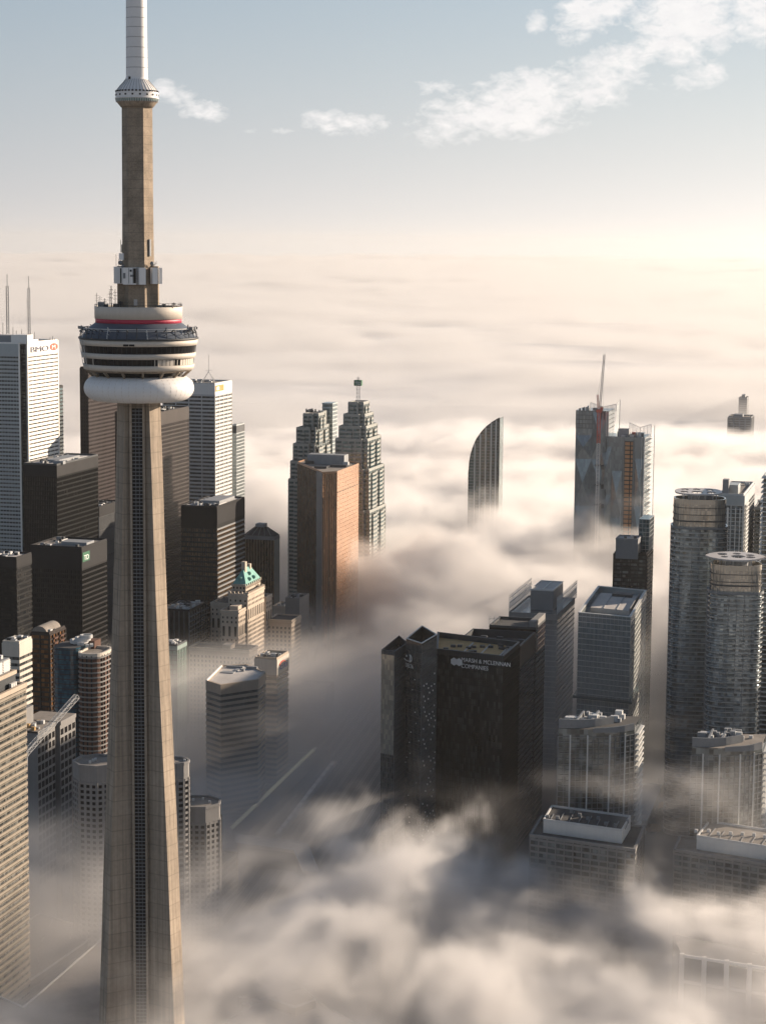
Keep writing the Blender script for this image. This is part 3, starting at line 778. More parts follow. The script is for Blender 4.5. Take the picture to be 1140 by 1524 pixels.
t = tower('office_tower', 'thin dark green tower edge just right of the white banded tower', foot(70, 80, 94, 577, 2150), 'glass_teal', 'black_lighter', 3.9, 1.4, units=0, roof='roof_dark')
t = tower('office_tower', 'tall maroon stone slab directly behind the tower pod, left side', foot(120, 131, 186, 548, 2040), 'glass_maroon', 'maroon_stone', 3.9, 1.9, 0.3, bay=3, mull='maroon_stone', mw=1.2, mout=0.25, roof='roof_dark')
def bk(name, label, geo, **k):
    hm = k.pop('hmat', 'mech_grey'); return tower(name, label, geo, **k)
bk('office_tower', 'black glass tower with broad grey flat roof, in front of the white banded tower', foot(36, 85, 146, 693, 1640), gl='glass_black', band='black_metal', pitch=3.8, bh=1.3, bout=0.15, mull='black_metal', mw=.2, crown=9, crown_mat='black_lighter', roof='roof_pale', par='dark_steel', units=14, house=((.5, .45, .5, .4, 2.2), (.14, .1, .06, .3, 2.6)))
bk('office_tower', 'dark maroon tower half hidden behind the concrete shaft', foot(172, 236, 281, 616, 1960), gl='glass_maroon', band='brown_metal', pitch=3.9, bh=1.4, bout=.3, bay=3, mull='brown_metal', mw=.5, crown=10, crown_mat='brown_metal', roof='roof_dark', units=16)
# silver banded tower with stepped notch column
g = foot(243, 320, 345, 572, 2195)
t = bk('bank_tower', 'silver banded tower with small orange square sign, right of the pod', g, gl='glass_band', band='silver_band', pitch=4.1, bh=2.0, bout=.35, bay=15, mull='silver_band', mw=1.0, mout=.5, crown=11, crown_mat='white_marble', roof='roof_gravel', par='silver_band', units=10)
P = g[2]; u, v = g[3], g[4]
c = sh(P, (v, .6), (u, 14)); MB().box((c.x, c.y, P.z - 8), (.3, 26, 6.5), -TH).build('sign_square', 'logo_orange', t)
c = sh(P, (v, .8), (u, 8)); MB().box((c.x, c.y, P.z - 6.6), (.2, 8, 3.6), -TH).build('sign_mark', 'letter_white', t)
A = at(311, 569, 2230); m = MB()
for dx, dy in ((-7, -5), (7, -5), (7, 5), (-7, 5)): m.bar((A.x + dx, A.y + dy, A.z), (A.x, A.y, A.z + 12), .5)
m.bar((A.x, A.y, A.z + 10), (A.x, A.y, A.z + 30), .35); m.bar((A.x - 4, A.y, A.z + 13), (A.x + 4, A.y, A.z + 13), .4); m.build('tripod_mast', 'light_steel', t)
bk('office_tower', 'slim glass tower peeking out behind the silver banded tower', foot(345, 352, 364, 634, 2330), gl='glass_silver', band='blue_silver', pitch=3.9, bh=1.2, mull='blue_silver', mw=.3, units=3, crown=8, crown_mat='dark_steel')
g = foot(-70, 25, 47, 832, 1400)
bk('office_tower', 'low dark tower in shadow at the left edge, below the white banded tower', g, gl='glass_black', band='black_metal', pitch=3.8, bh=1.2, roof='roof_pale', par='black_lighter', units=14, crown=6, crown_mat='black_lighter')
g = foot(46, 122, 159, 817, 1500)
t = bk('bank_tower', 'black banded tower with small green square sign, left of the shaft', g, gl='glass_black', band='black_lighter', pitch=3.8, bh=1.3, bout=.2, mull='black_metal', mw=.2, crown=15, crown_mat='black_lighter', roof='roof_gravel', par='black_lighter', units=12, house=((.45, .3, .3, .5, 2.5),))
P, u, v = g[2], g[3], g[4]
c = sh(P, (v, .5), (u, 7)); MB().box((c.x, c.y, P.z - 10), (.3, 13, 7), -TH).build('sign_square', 'logo_green', t)
c = sh(P, (v, .75), (u, 2.6)); text(t, 'TD', (c.x, c.y, P.z - 8.8), 5.2, AR, 'letter_white', .08, 'sign_letters', sx=1.3)
bk('office_tower', 'dim grey ribbed block between the black towers, just left of the shaft', foot(120, 148, 178, 756, 1800), gl='glass_black', band='black_lighter', pitch=12, bh=.8, bay=2.2, mull='grey_granite', mw=.5, mout=.5, roof='roof_dark', crown=8, crown_mat='black_lighter')
# black tower with bronze reflections
g = foot(270, 323, 364, 756, 1750)
t = tower('office_tower', 'black tower with bright roof edge and gold window reflections above the copper roofed hotel', g, gl='glass_bronze', band='black_metal', pitch=4.2, bh=1.5, bout=.2, bay=1.7, mull='black_metal', mw=.35, mout=.35, roof='roof_pale', par='black_lighter', units=26, house=((.62, .45, .55, .5, 2.8),), crown=17, crown_mat='black_metal', faces=[3])
poly = g[0]
p = face_band(poly[0], poly[1], g[1] - 19.5, 1.5, .5, 'grey_granite', 'side_spandrel', t); copies(p, [(0, 0, -4.2 * k) for k in range(1, 36)])
face_band(poly[0], poly[1], g[1] - 14.5, 14.2, .45, 'black_lighter', 'top_panel', t)
# ribbed bronze building with dark hipped roof
g = foot(362, 408, 416, 801, 1850)
t = tower('office_tower', 'bronze ribbed block with dark faceted hipped roof, behind the copper roofed hotel', g, gl='glass_bronze', band=None, bay=2.6, mull='bronze_rib', mw=.9, mout=.7, roof='roof_dark', par='grey_granite', units=0, crown=2, crown_mat='grey_granite', faces=[3])
p = face_band(g[0][3], g[0][0], g[1] - 60, 3.2, .9, 'bronze_rib', 'belt_course', t); copies(p, [(0, 0, -62)])
face_band(g[0][0], g[0][1], 0, g[1], .3, 'green_granite', 'end_wall', t)
inn = offset(g[0], -9); m = MB()
for i in range(4):
    j = (i + 1) % 4; m.face([(*g[0][i], g[1] + 1.5), (*g[0][j], g[1] + 1.5), (*inn[j], g[1] + 9), (*inn[i], g[1] + 9)])
m.face([(*q, g[1] + 9) for q in inn]); m.build('hipped_roof', 'roof_dark', t)
c = Vector(inn[0]) * .5 + Vector(inn[2]) * .5
MB().box((c.x, c.y, g[1] + 9), (8, 10, 3), -TH).build('plant_room', 'mech_grey', t)
for k in range(5):
    f = (k + .5) / 5; a_ = Vector(g[0][3]) * (1 - f) + Vector(g[0][0]) * f; b_ = Vector(inn[3]) * (1 - f) + Vector(inn[0]) * f
    MB().bar((a_.x, a_.y, g[1] + 2), (b_.x, b_.y, g[1] + 9.6), .5).build('roof_rib', 'mid_steel', t)

# ------------------------------------------------------------------ twin stepped towers and gold tower
def stepped(name, label, tiers, D, gl, band, extra=None):
    """tiers = [(xl, xc, xr, y_top)] from the top tier down; each tier runs down to the ground so the setbacks read as terraces"""
    t = empty(name, label, 'skyscraper', (at(tiers[0][1], tiers[0][3], D)[0], D, 0))
    zt = None
    for i, (xl, xc, xr, y) in enumerate(tiers):
        dd = D - i * 2.5
        pl, z, P, u, v, a, b = foot(xl, xc, xr, y, dd)
        znext = at(tiers[i + 1][1], tiers[i + 1][3], D - (i + 1) * 2.5).z - 1 if i + 1 < len(tiers) else 0
        # notched corner: a re-entrant square at the near corner, like folded piers
        nn = 3.6
        pp = [xy(sh(P, (u, nn))), xy(sh(P, (u, b))), xy(sh(P, (u, b), (v, -a))), xy(sh(P, (v, -a))), xy(sh(P, (v, -nn * 1.3))), xy(sh(P, (v, -nn * 1.3), (u, nn)))]
        MB().prism(pp, znext, z).build('tier', gl, t)
        bands(t, pp, znext + 1, z, 4.0, 1.8, .35, band)
        for e0, e1, f0, f1 in ((3, 4, .34, .62), (0, 1, .15, .4), (0, 1, .62, .82)):
            A_, B_ = Vector(pp[e0]), Vector(pp[e1]); q0, q1 = A_.lerp(B_, f0), A_.lerp(B_, f1)
            e = (q1 - q0).normalized(); n_ = Vector((e.y, -e.x)); cc = (q0 + q1) / 2 + n_ * .9
            ext = MB().box((cc.x, cc.y, znext), ((q1 - q0).length, 1.8, z - znext - 4), math.atan2(e.y, e.x)).build('bay', gl, t)
            zz = z - 6.0; rb = MB()
            while zz > znext:
                rb.box((cc.x, cc.y, zz), ((q1 - q0).length + .3, 2.2, 2.0), math.atan2(e.y, e.x)); zz -= 4.0
            rb.build('bay_band', band, ext, kind='stuff')
        mb = MB(); mb.face([(p[0], p[1], z + .05) for p in pp]); mb.build('terrace', 'roof_gravel', t)
        MB().ring(offset(pp, .4), offset(pp, -.5), z - .3, z + 1.0, inside=True).build('parapet', band, t)
        mullions(t, pp, znext, z, 6.0, 1.3, .3, band, name='pier')
    return t
tl = stepped('twin_tower', 'left one of the two stepped granite towers, with flat chunky top', [(452, 472, 483, 617), (442, 468, 489, 638), (437, 466, 494, 662), (433, 464, 498, 688), (430, 462, 501, 715)], 2010, 'glass_teal', 'green_granite')
g = foot(480, 495, 502, 600, 2060); 
MB().prism(g[0], 60, g[1]).build('rear_tower', 'glass_blue', tl); bands(tl, g[0], 140, g[1], 4, 1.4, .3, 'blue_silver', name='rear_band')
g = foot(474, 481, 495, 612, 2045); MB().prism(g[0], 100, g[1]).build('rear_tier', 'green_granite', tl)
for k in range(12):
    A = at(R.uniform(455, 480), 613, 2016); MB().box((A.x, A.y, A.z - .5), (1.4, 1.4, R.uniform(2, 4))).build('roof_unit', 'mech_grey', tl)
tr = stepped('twin_tower', 'right one of the two stepped granite towers, topped by a lattice mast with sign box', [(519, 539, 549, 600), (512, 541, 555, 618), (505, 543, 561, 636), (500, 545, 566, 655), (498, 547, 571, 700), (498, 548, 573, 762)], 1985, 'glass_teal', 'green_granite')
A = at(533, 602, 1992); B = at(533, 562, 1992)
m = MB(); m.truss(tuple(A), (A.x, A.y, A.z + 22), 3.0, 3.4, .4); m.truss((A.x, A.y, A.z + 26), (A.x, A.y, B.z - 3), 1.8, 2.4, .35); m.bar((A.x, A.y, B.z - 3), (A.x, A.y, B.z + 1), .5); m.build('lattice_mast', 'light_steel', tr)
c = (A.x, A.y, at(533, 574, 1992).z); sb = MB().box(c, (7.4, 4.4, 5.4), -TH).build('sign_box', 'logo_green', tr)
c2 = sh(Vector(c), (V, -2.6), (U, -2.3)); text(tr, 'TD', (c2.x, c2.y, c[2] + .9), 4.4, AF, 'letter_white', .05, 'sign_letters')
for dx in (-4, 4): MB().box((A.x + dx, A.y, A.z - 1), (3, 4, 2.5), -TH).build('plant_room', 'mech_grey', tr)

gz = at(502, 703, 1850).z
gp = [at_z(x, y, gz) for x, y in ((443, 689), (472, 701), (480, 704.5), (502, 703.5), (534, 691.5))]
gt = empty('gold_tower', 'gold mirrored tower with folded ribbed corner, in front of the stepped twins', 'skyscraper', (gp[3].x, gp[3].y, 0))
L_, S1, S2, Fc, Rb = [Vector(xy(p)) for p in gp]
Uu = Vector((U.x, U.y)); 
back = [Rb + Uu * 8, L_ + Uu * 40]
poly = [xy(Fc), xy(Rb), xy(back[0] + Vector((-6, 6))), xy(back[1]), xy(L_), xy(S1), xy(S2)]
MB().prism(poly, 0, gz).build('mirror_wall', 'glass_gold', gt)
def skin(pa, pb, z0, z1, out, mat, name, t, cnt=1, w=None, sub=None):
    """panel(s) fixed on a facade"""
    pa, pb = Vector(pa), Vector(pb); e = (pb - pa).normalized(); nn = Vector((e.y, -e.x)); L = (pb - pa).length
    for k in range(cnt):
        c = pa + e * L * (k + .5) / cnt + nn * out / 2
        o = MB().box((c.x, c.y, z0), (w or L, out, z1 - z0), math.atan2(e.y, e.x)).build(name, mat, t)
    return o
skin(poly[4], poly[5], 0, gz - .5, .25, 'glass_gold_shaded', 'shaded_side_panel', gt)  # dark glass paints the shade of the left face over the gold wall
skin(poly[5], poly[6], 0, gz + .2, .5, 'grey_granite', 'grey_pier', gt)
Wf = Vector(poly[6]); Cf = Vector(poly[0])
for k in range(8):
    f = (k + .5) / 8; c = Wf.lerp(Cf, f); skin(Wf.lerp(Cf, f - .02), Wf.lerp(Cf, f + .02), 0, gz - (0 if k in (1, 4, 5, 7) else 22), 1.0, 'gold_frame' if k % 3 else 'bronze_rib', 'corner_rib', gt)
for k in (2, 3, 5, 6): skin(Wf.lerp(Cf, (k) / 8 + .03), Wf.lerp(Cf, (k + 1) / 8 - .03), gz - 24, gz - .6, .3, 'bronze_rib', 'louvre_panel', gt)
zz = gz - 3.7; rb = MB(); e = (Rb - Fc).normalized(); nn = Vector((e.y, -e.x)); c = (Rb + Fc) / 2 + nn * .12
while zz > 0: rb.box((c.x, c.y, zz), ((Rb - Fc).length, .24, .22), math.atan2(e.y, e.x)); zz -= 3.7
rb.build('storey_joint', 'gold_frame', gt, kind='stuff')
for k in range(9):
    c0 = Fc.lerp(Rb, k / 9 + .02); c1 = Fc.lerp(Rb, k / 9 + .08); skin(c0, c1, gz - 18.6, gz - 17.6, .3, 'bronze_rib', 'slot', gt)
rooftop(gt, poly, gz, 'roof_gravel', 'gold_frame', units=0)
for (px, py, w, d, h, mt) in ((488, 690, 36, 14, 9, 'mech_grey'), (462, 690, 8, 8, 3, 'dark_steel'), (505, 695, 16, 6, 2, 'dark_steel'), (478, 697, 12, 5, 2, 'dark_steel'), (515, 692, 5, 4, 3, 'light_steel')):
    A = at_z(px, py, gz); MB().box((A.x, A.y, gz), (w, d, h), -TH).build('plant_room', mt, gt)

# ------------------------------------------------------------------ curved condominium in the fog
D0 = 2190
prof = [(743, 622), (733, 628), (724, 635), (716, 643.5), (709.5, 653), (704.5, 664), (701, 675), (698.6, 688), (697.3, 704), (697, 730)]
P0 = at(743, 622, D0); lt = empty('curved_tower', 'tower with one curved sail shaped edge, alone in the fog in the middle', 'skyscraper', (P0.x, D0, 0))
def at_line(px, py):      # on the front facade plane through P0 along V
    d = Vector(ray(px, py)); k = (P0.x * U.x + P0.y * U.y) / (d.x * U.x + d.y * U.y)
    return Vector((d.x * k, d.y * k, ZC + d.z * k))
fp = [at_line(*p) for p in prof]; base = fp[-1].copy(); base.z = 0; br = P0.copy(); br = fp[0].copy(); br.z = 0
outline = [br] + fp + [base]          # right bottom, up the straight edge, down the curve
dep = U * 22
m = MB(); m.face([p for p in reversed(outline)], [((p - br).dot(V) + 60, p.z) for p in reversed(outline)])
m.face([p + dep for p in outline], [((p - br).dot(V) + 60, p.z) for p in outline])
for a_, b_ in zip(outline, outline[1:]): m.face([a_, b_, b_ + dep, a_ + dep], [(0, a_.z), (0, b_.z), (22, b_.z), (22, a_.z)])
m.build('curved_body', 'glass_teal', lt)
rim = MB()
for a_, b_ in zip(outline[1:-1], outline[2:]): rim.bar(a_ - U * .3, b_ - U * .3, 1.0, 1.0); 
rim.bar(outline[0] - U * .3, outline[1] - U * .3, 1.2); rim.build('edge_rim', 'dark_steel', lt)
def left_at(z):
    for a_, b_ in zip(fp, fp[1:]):
        if b_.z <= z <= a_.z: return a_.lerp(b_, (a_.z - z) / (a_.z - b_.z))
    return Vector((base.x, base.y, z))
zz = fp[0].z - 6
while zz > 40:
    l = left_at(zz); r_ = Vector((br.x, br.y, zz)); L = (r_ - l).length
    if L > 3:
        c = (l + r_) / 2 - U * .4; o = MB().box((c.x, c.y, zz), (L, .8, 1.1), -TH).build('floor_band', 'mid_steel', lt)
    zz -= 3.3
# balcony columns, darker slots
for f in (.2, .38, .56, .74, .9):
    q = br - V * ((br - base).length * (1 - f)); 
    zt = max([z for z in range(40, int(fp[0].z)) if (Vector((br.x, br.y, z)) - left_at(z)).length > (br - q).length] or [60])
    MB().box((q.x - U.x * .5, q.y - U.y * .5, 40), (1.3, 1.3, zt - 40), -TH).build('pier', 'silver_band', lt)
# ------------------------------------------------------------------ tower under construction with its crane
D0 = 1900
cb = empty('unfinished_tower', 'unfinished glass tower with folded diamond facade and an orange hoist strip', 'skyscraper', (at(895, 650, D0)[0], D0, 0))
def block(xl, xc, xr, y, D, depth, mat, name, t, zb=0):
    P = at(xc, y, D); a = reach(P, -V, xl); u, v = U, V
    poly = [xy(P), xy(sh(P, (U, depth))), xy(sh(P, (U, depth), (V, -a))), xy(sh(P, (V, -a)))]
    MB().prism(poly, zb, P.z).build(name, mat, t); return poly, P.z, P, a
pl1, z1, P1, a1 = block(857, 906, 0, 612, D0, 34, 'glass_facet', 'left_block', cb)
pl2, z2, P2, a2 = block(893, 960, 0, 651, D0 - 9, 36, 'glass_facet', 'right_block', cb)
def facets(P, a, z, pts, tris, name, t):
    """folded glass panels standing proud of the front face: pts = (fraction from the left, height, how far out)"""
    W = []
    for f, zz, o in pts:
        q = sh(P, (V, -a * (1 - f)), (U, -o)); W.append((q.x, q.y, zz))
    for T_ in tris:
        m = MB(); m.face([W[i] for i in T_], [(pts[i][0] * a, pts[i][1]) for i in T_]); m.build(name, 'glass_facet', t)
def diamond_col(P, a, z, f0, f1, zs, t):
    fm = (f0 + f1) / 2
    for zt, zb in zip(zs, zs[1:]):
        zm = (zt + zb) / 2
        pts = [(f0, zt, .2), (f1, zt, .2), (f0, zb, .2), (f1, zb, .2), (fm, zm, 3.0)]
        facets(P, a, z, pts, [(2, 3, 4), (1, 0, 4), (0, 2, 4), (3, 1, 4)], 'folded_panel', t)
zt = z1 - 1
zl = [zt - 44 * k for k in range(6)]
diamond_col(P1, a1, z1, 0.0, .5, [zt - 22] + zl[1:], cb)
diamond_col(P1, a1, z1, .5, 1.0, zl, cb)
z2t = z2 - 2
diamond_col(P2, a2, z2, .27, .50, [z2t - 30 - 44 * k for k in range(5)], cb)
diamond_col(P2, a2, z2, .0, .26, [z2t - 8 - 44 * k for k in range(5)], cb)
diamond_col(P2, a2, z2, .78, .98, [z2t - 18 - 44 * k for k in range(5)], cb)
mullions(cb, pl1, z1 - 16, z1, 3.0, .25, .4, 'dark_steel', faces=[3]); bands(cb, pl1, z1 - 20, z1, 4, .5, .3, 'dark_steel')
# upper part of the left block behind the crane, with bare columns
for f in (.78, .86, .93, .99):
    q = sh(P1, (V, -a1 * (1 - f)), (U, -.6)); MB().box((q.x, q.y, z2), (.8, 1.0, z1 - z2), -TH).build('column', 'light_steel' if f > .9 else 'dark_steel', cb)
# orange hoist strip: floor by floor panels
q0 = .56; q1 = .73
zz = z2t - 2; A_ = sh(P2, (V, -a2 * (1 - q0)), (U, -.5)); B_ = sh(P2, (V, -a2 * (1 - q1)), (U, -.5)); cc = (A_ + B_) / 2; wd_ = (B_ - A_).length
pn = MB().box((cc.x, cc.y, zz - 3.7), (wd_, .9, 3.0), -TH).build('hoist_panel', 'hoist_orange', cb); copies(pn, [(0, 0, -4.0 * k) for k in range(1, 32)])
sl = MB().box((cc.x, cc.y, zz - .7), (wd_ + .6, 1.6, .6), -TH).build('hoist_floor', 'brown_metal', cb); copies(sl, [(0, 0, -4.0 * k) for k in range(1, 33)])
c_ = A_.lerp(B_, .7) - U * .6; MB().box((c_.x, c_.y, zz - 130), (.8, .8, 130), -TH).build('hoist_rail', 'brown_metal', cb)
for f in (.535, .75): c_ = sh(P2, (V, -a2 * (1 - f)), (U, -.5)); MB().box((c_.x, c_.y, 60), (.7, .8, z2 - 62), -TH).build('column', 'mid_steel', cb)
for f in (.985, .93): c_ = sh(P2, (V, -a2 * (1 - f)), (U, -.9)); MB().box((c_.x, c_.y, 60), (.9 if f > .95 else .5, 1.0, z2 - 60), -TH).build('column', 'light_steel', cb)
c_ = sh(P2, (V, -a2 * .865), (U, -.4)); MB().box((c_.x, c_.y, 60), (.7, .8, z2 - 62), -TH).build('joint_line', 'black_metal', cb)
# right side wall: rough unfinished edge with floor plates
for k in range(34):
    c_ = sh(P2, (V, 1.0), (U, 18)); MB().box((c_.x, c_.y, z2 - 4 - 4 * k), (2.4, 34, .5), -TH).build('floor_plate', 'silver_band' if k % 3 else 'mid_steel', cb)
# glass screens above the roofs
def screen(P, a, z, f0, f1, h0, h1, hm, u0, t):
    A_, B_ = sh(P, (V, -a * (1 - f0)), (U, u0)), sh(P, (V, -a * (1 - f1)), (U, u0)); m = MB()
    Mp = A_.lerp(B_, .5)
    m.face([(A_.x, A_.y, z - 2), (Mp.x, Mp.y, z - 2), (Mp.x, Mp.y, z + hm), (A_.x, A_.y, z + h0)]); m.face([(Mp.x, Mp.y, z - 2), (B_.x, B_.y, z - 2), (B_.x, B_.y, z + h1), (Mp.x, Mp.y, z + hm)])
    s_ = m.build('roof_screen', 'screen_glass', t); fr = MB()
    pts_ = [(A_, h0), (Mp, hm), (B_, h1)]
    for (p, h), (q, g_) in zip(pts_, pts_[1:]):
        fr.bar((p.x, p.y, z + h), (q.x, q.y, z + g_), .4)
        for k in range(4):
            r = p.lerp(q, k / 3); hh = h + (g_ - h) * k / 3; fr.bar((r.x, r.y, z - 2), (r.x, r.y, z + hh), .3)
    fr.build('screen_frame', 'light_steel', t)
    return B_
s1 = screen(P1, a1, z1, .3, 1.10, 6, 5, 2, 24, cb); s2 = screen(P2, a2, z2, .55, 1.04, 11, 10, 7, 26, cb)
for s_, z_, dn, ex in ((s1, z1, 46, 4), (s2, z2, 110, 4)):     # sloping side fins of glass
    e_ = s_ + V * ex * .6 + U * 6
    m = MB(); m.face([(s_.x, s_.y, z_ - dn), (e_.x, e_.y, z_ - dn), (e_.x, e_.y, z_ + 9), (s_.x, s_.y, z_ + 3)]); m.build('side_fin', 'screen_glass', cb)
    MB().bar((e_.x, e_.y, z_ - dn), (e_.x, e_.y, z_ + 9), .5).build('fin_edge', 'light_steel', cb)
for k in range(20):
    f = R.uniform(.2, .95); q = sh(P2, (V, -a2 * (1 - f)), (U, R.uniform(2, 16)))
    if f < .35: continue
    MB().box((q.x, q.y, z2), (R.uniform(1.5, 5), R.uniform(1.5, 4), R.uniform(1, 4.5)), -TH + R.uniform(-.4, .4)).build('site_crate', R.choice(['mid_steel', 'light_steel', 'crane_red', 'glass_teal', 'roof_pale', 'mech_grey']), cb)
for k in range(9):
    q = sh(P1, (V, -a1 * R.uniform(0.1, .95)), (U, R.uniform(1, 12))); MB().box((q.x, q.y, z1), (R.uniform(1, 3), 2, R.uniform(1, 4)), -TH).build('site_crate', R.choice(['mid_steel', 'light_steel', 'roof_pale']), cb)
q = sh(P2, (V, -a2 * .5), (U, 8)); MB().box((q.x, q.y, z2), (10, 8, 7), -TH).build('core_box', 'mech_grey', cb)
q = sh(P2, (V, -a2 * .16), (U, 10)); MB().box((q.x, q.y, z2), (9, 8, 3.4), -TH).build('blue_tarp', 'glass_deep_blue', cb)
# crane
K0 = at(890, 665, D0 - 16); kb = (K0.x, K0.y, 60)
zk = at(891, 612, D0 - 16).z
kr = empty('tower_crane', 'red and white luffing tower crane fixed to the unfinished glass tower', 'crane', (K0.x, K0.y, 0))
zmid = at(890, 660, D0 - 16).z
MB().truss((K0.x, K0.y, 60), (K0.x, K0.y, zmid), 2.6, 3.4, .45).build('lower_mast', 'crane_white', kr)
MB().truss((K0.x, K0.y, zmid), (K0.x, K0.y, zk), 2.8, 3.4, .5).build('upper_mast', 'crane_red', kr)
MB().box((K0.x, K0.y, zk - 1), (5, 5, 2.4)).build('slewing_ring', 'crane_red', kr)
MB().box((K0.x + 2.2, K0.y - 1, zk + 1), (2.2, 2.2, 2.6)).build('cab', 'crane_red', kr)
MB().box((K0.x - 3.5, K0.y + 2, zk + .5), (4, 2.4, 2.4)).build('counterweight', 'mid_steel', kr)
jt = at(899, 528, D0 - 4); jf = (K0.x + .6, K0.y, zk + 2)
MB().truss(jf, tuple(jt), 1.5, 2.4, .32).build('jib', 'crane_white', kr)
af = (K0.x - 1.6, K0.y + 1, zk + 15); MB().truss((K0.x - .6, K0.y, zk + 1), af, 1.3, 2.2, .35).build('a_frame', 'crane_red', kr)
MB().bar(af, tuple(Vector(jf).lerp(jt, .9)), .14).build('tie_rope', 'dark_steel', kr)
hk = Vector(jf).lerp(jt, .98); MB().bar(tuple(hk), (hk.x, hk.y, hk.z - 52), .1).build('hoist_rope', 'dark_steel', kr); MB().box((hk.x, hk.y, hk.z - 54), (.8, .8, 2)).build('hook_block', 'mid_steel', kr)
for y in (694, 723, 752):
    A = at(890, y, D0 - 16); MB().box((A.x, A.y + 6, A.z), (4.5, 12, .9), -TH).build('mast_tie', 'dark_steel', kr); MB().box((A.x + 4, A.y + 2, A.z - 3), (2.6, 2, 4)).build('tie_platform', 'dark_steel', kr)

# ------------------------------------------------------------------ right side condominiums
g = foot(915, 951, 956, 803, 1590)
t = tower('condominium_tower', 'dark glass condominium with a grey plant box and teal glass corner on its roof', (foot(914, 961, 970, 826, 1590)), gl='glass_condo_dark', band='black_lighter', pitch=3.05, bh=1.0, bout=.9, bay=6, mull='black_lighter', mw=.6, mout=1.0, roof='roof_dark', units=0, seed=3)
q = g[0]; zb_ = at(961, 826, 1590).z
g1 = foot(916, 950, 953, 785, 1588); pb = block(916, 949, 0, 804, 1586, 20, 'grey_granite', 'roof_box', t, zb_ - 3)
m = MB(); m.face([(*p, pb[1] + .05) for p in offset(pb[0], -.8)]); m.build('roof', 'roof_pale', t); MB().ring(offset(pb[0], .2), offset(pb[0], -.8), pb[1] - .2, pb[1] + 1, inside=True).build('parapet', 'mech_grey', t)
for k in range(6): q = sh(pb[2], (V, -pb[3] * R.uniform(.1, .9)), (U, R.uniform(3, 17))); MB().box((q.x, q.y, pb[1]), (2, 1.6, R.uniform(1, 2.2))).build('air_unit', 'dark_steel' if k % 2 else 'light_steel', t)
pb = block(951, 966, 0, 773, 1604, 26, 'glass_teal', 'corner_block', t, zb_ - 3); bands(t, pb[0], zb_, pb[1], 3.4, .4, .2, 'blue_silver')
mullions(t, pb[0], zb_, pb[1], 3, .2, .3, 'blue_silver')
pl = foot(914, 961, 970, 826, 1590); nb = 46
for k in range(0, 46):        # balconies on the right edge
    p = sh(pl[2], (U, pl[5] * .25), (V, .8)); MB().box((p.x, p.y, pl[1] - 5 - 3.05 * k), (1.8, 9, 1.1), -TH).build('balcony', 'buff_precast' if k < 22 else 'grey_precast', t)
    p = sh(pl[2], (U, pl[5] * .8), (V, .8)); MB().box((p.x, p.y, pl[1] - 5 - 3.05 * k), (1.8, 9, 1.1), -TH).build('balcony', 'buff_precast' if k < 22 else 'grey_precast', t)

# glass office with sunken roof
gz = at(938, 919, 1400).z
gp = [at_z(x, y, gz) for x, y in ((860.5, 912), (938, 919), (961.5, 879), (890, 872.5))]
poly = [xy(gp[1]), xy(gp[2]), xy(gp[3]), xy(gp[0])]
go = empty('glass_office', 'pale glass office block with open sunken roof and torn looking reflections', 'office building', (poly[0][0], poly[0][1], 0))
MB().prism(poly, 0, gz - 5, top=False).build('glass_wall', 'glass_silver', go)
MB().ring(offset(poly, .05), offset(poly, -1.2), gz - 5, gz, inside=True).build('roof_screen', 'glass_silver', go)
MB().ring(offset(poly, .3), offset(poly, -1.4), gz, gz + .5, inside=True).build('screen_coping', 'silver_band', go)
bands(go, poly, 0, gz - 2, 3.9, .5, .3, 'silver_band'); mullions(go, poly, 0, gz, 3.0, .1, .12, 'silver_band')
mb = MB(); mb.face([(*p, gz - 5) for p in poly]); mb.build('roof', 'mech_grey', go)
e1 = Vector(poly[1]) - Vector(poly[0]); e2 = Vector(poly[3]) - Vector(poly[0]); an = math.atan2(e1.y, e1.x)
def on(f, g_): return Vector(poly[0]) + e1 * f + e2 * g_
def slab4(fs, z0, z1, nm, mt, t):
    P4 = [on(*q) for q in fs]
    return MB().prism([xy(p) for p in P4], z0, z1).build(nm, mt, t)
slab4([(.3, .12), (.86, .12), (.86, .88), (.3, .88)], gz - 5, gz - 1.6, 'plant_deck', 'roof_pale', go)
for g_ in (.36, .62): slab4([(.3, g_), (.86, g_), (.86, g_ + .02), (.3, g_ + .02)], gz - 1.6, gz - 1.2, 'deck_joint', 'mech_grey', go)
slab4([(.76, .22), (.84, .22), (.84, .62), (.76, .62)], gz - 1.6, gz + .3, 'cooling_unit', 'dark_steel', go)
slab4([(.3, .1), (.86, .1), (.86, .12), (.3, .12)], gz - 5, gz + .2, 'gantry_wall', 'mid_steel', go)
slab4([(.06, .1), (.08, .1), (.08, .9), (.06, .9)], gz - 5, gz - 3.2, 'gutter_rail', 'light_steel', go)
for g_ in (.3, .5, .7): slab4([(.14, g_), (.2, g_), (.2, g_ + .02), (.14, g_ + .02)], gz - 5, gz - 3, 'vent', 'dark_steel', go)
zc_ = at(900, 1048, 1396).z
MB().ring(offset(poly, 2.6), poly, zc_, zc_ + 1.6).build('canopy_ledge', 'glass_teal', go)

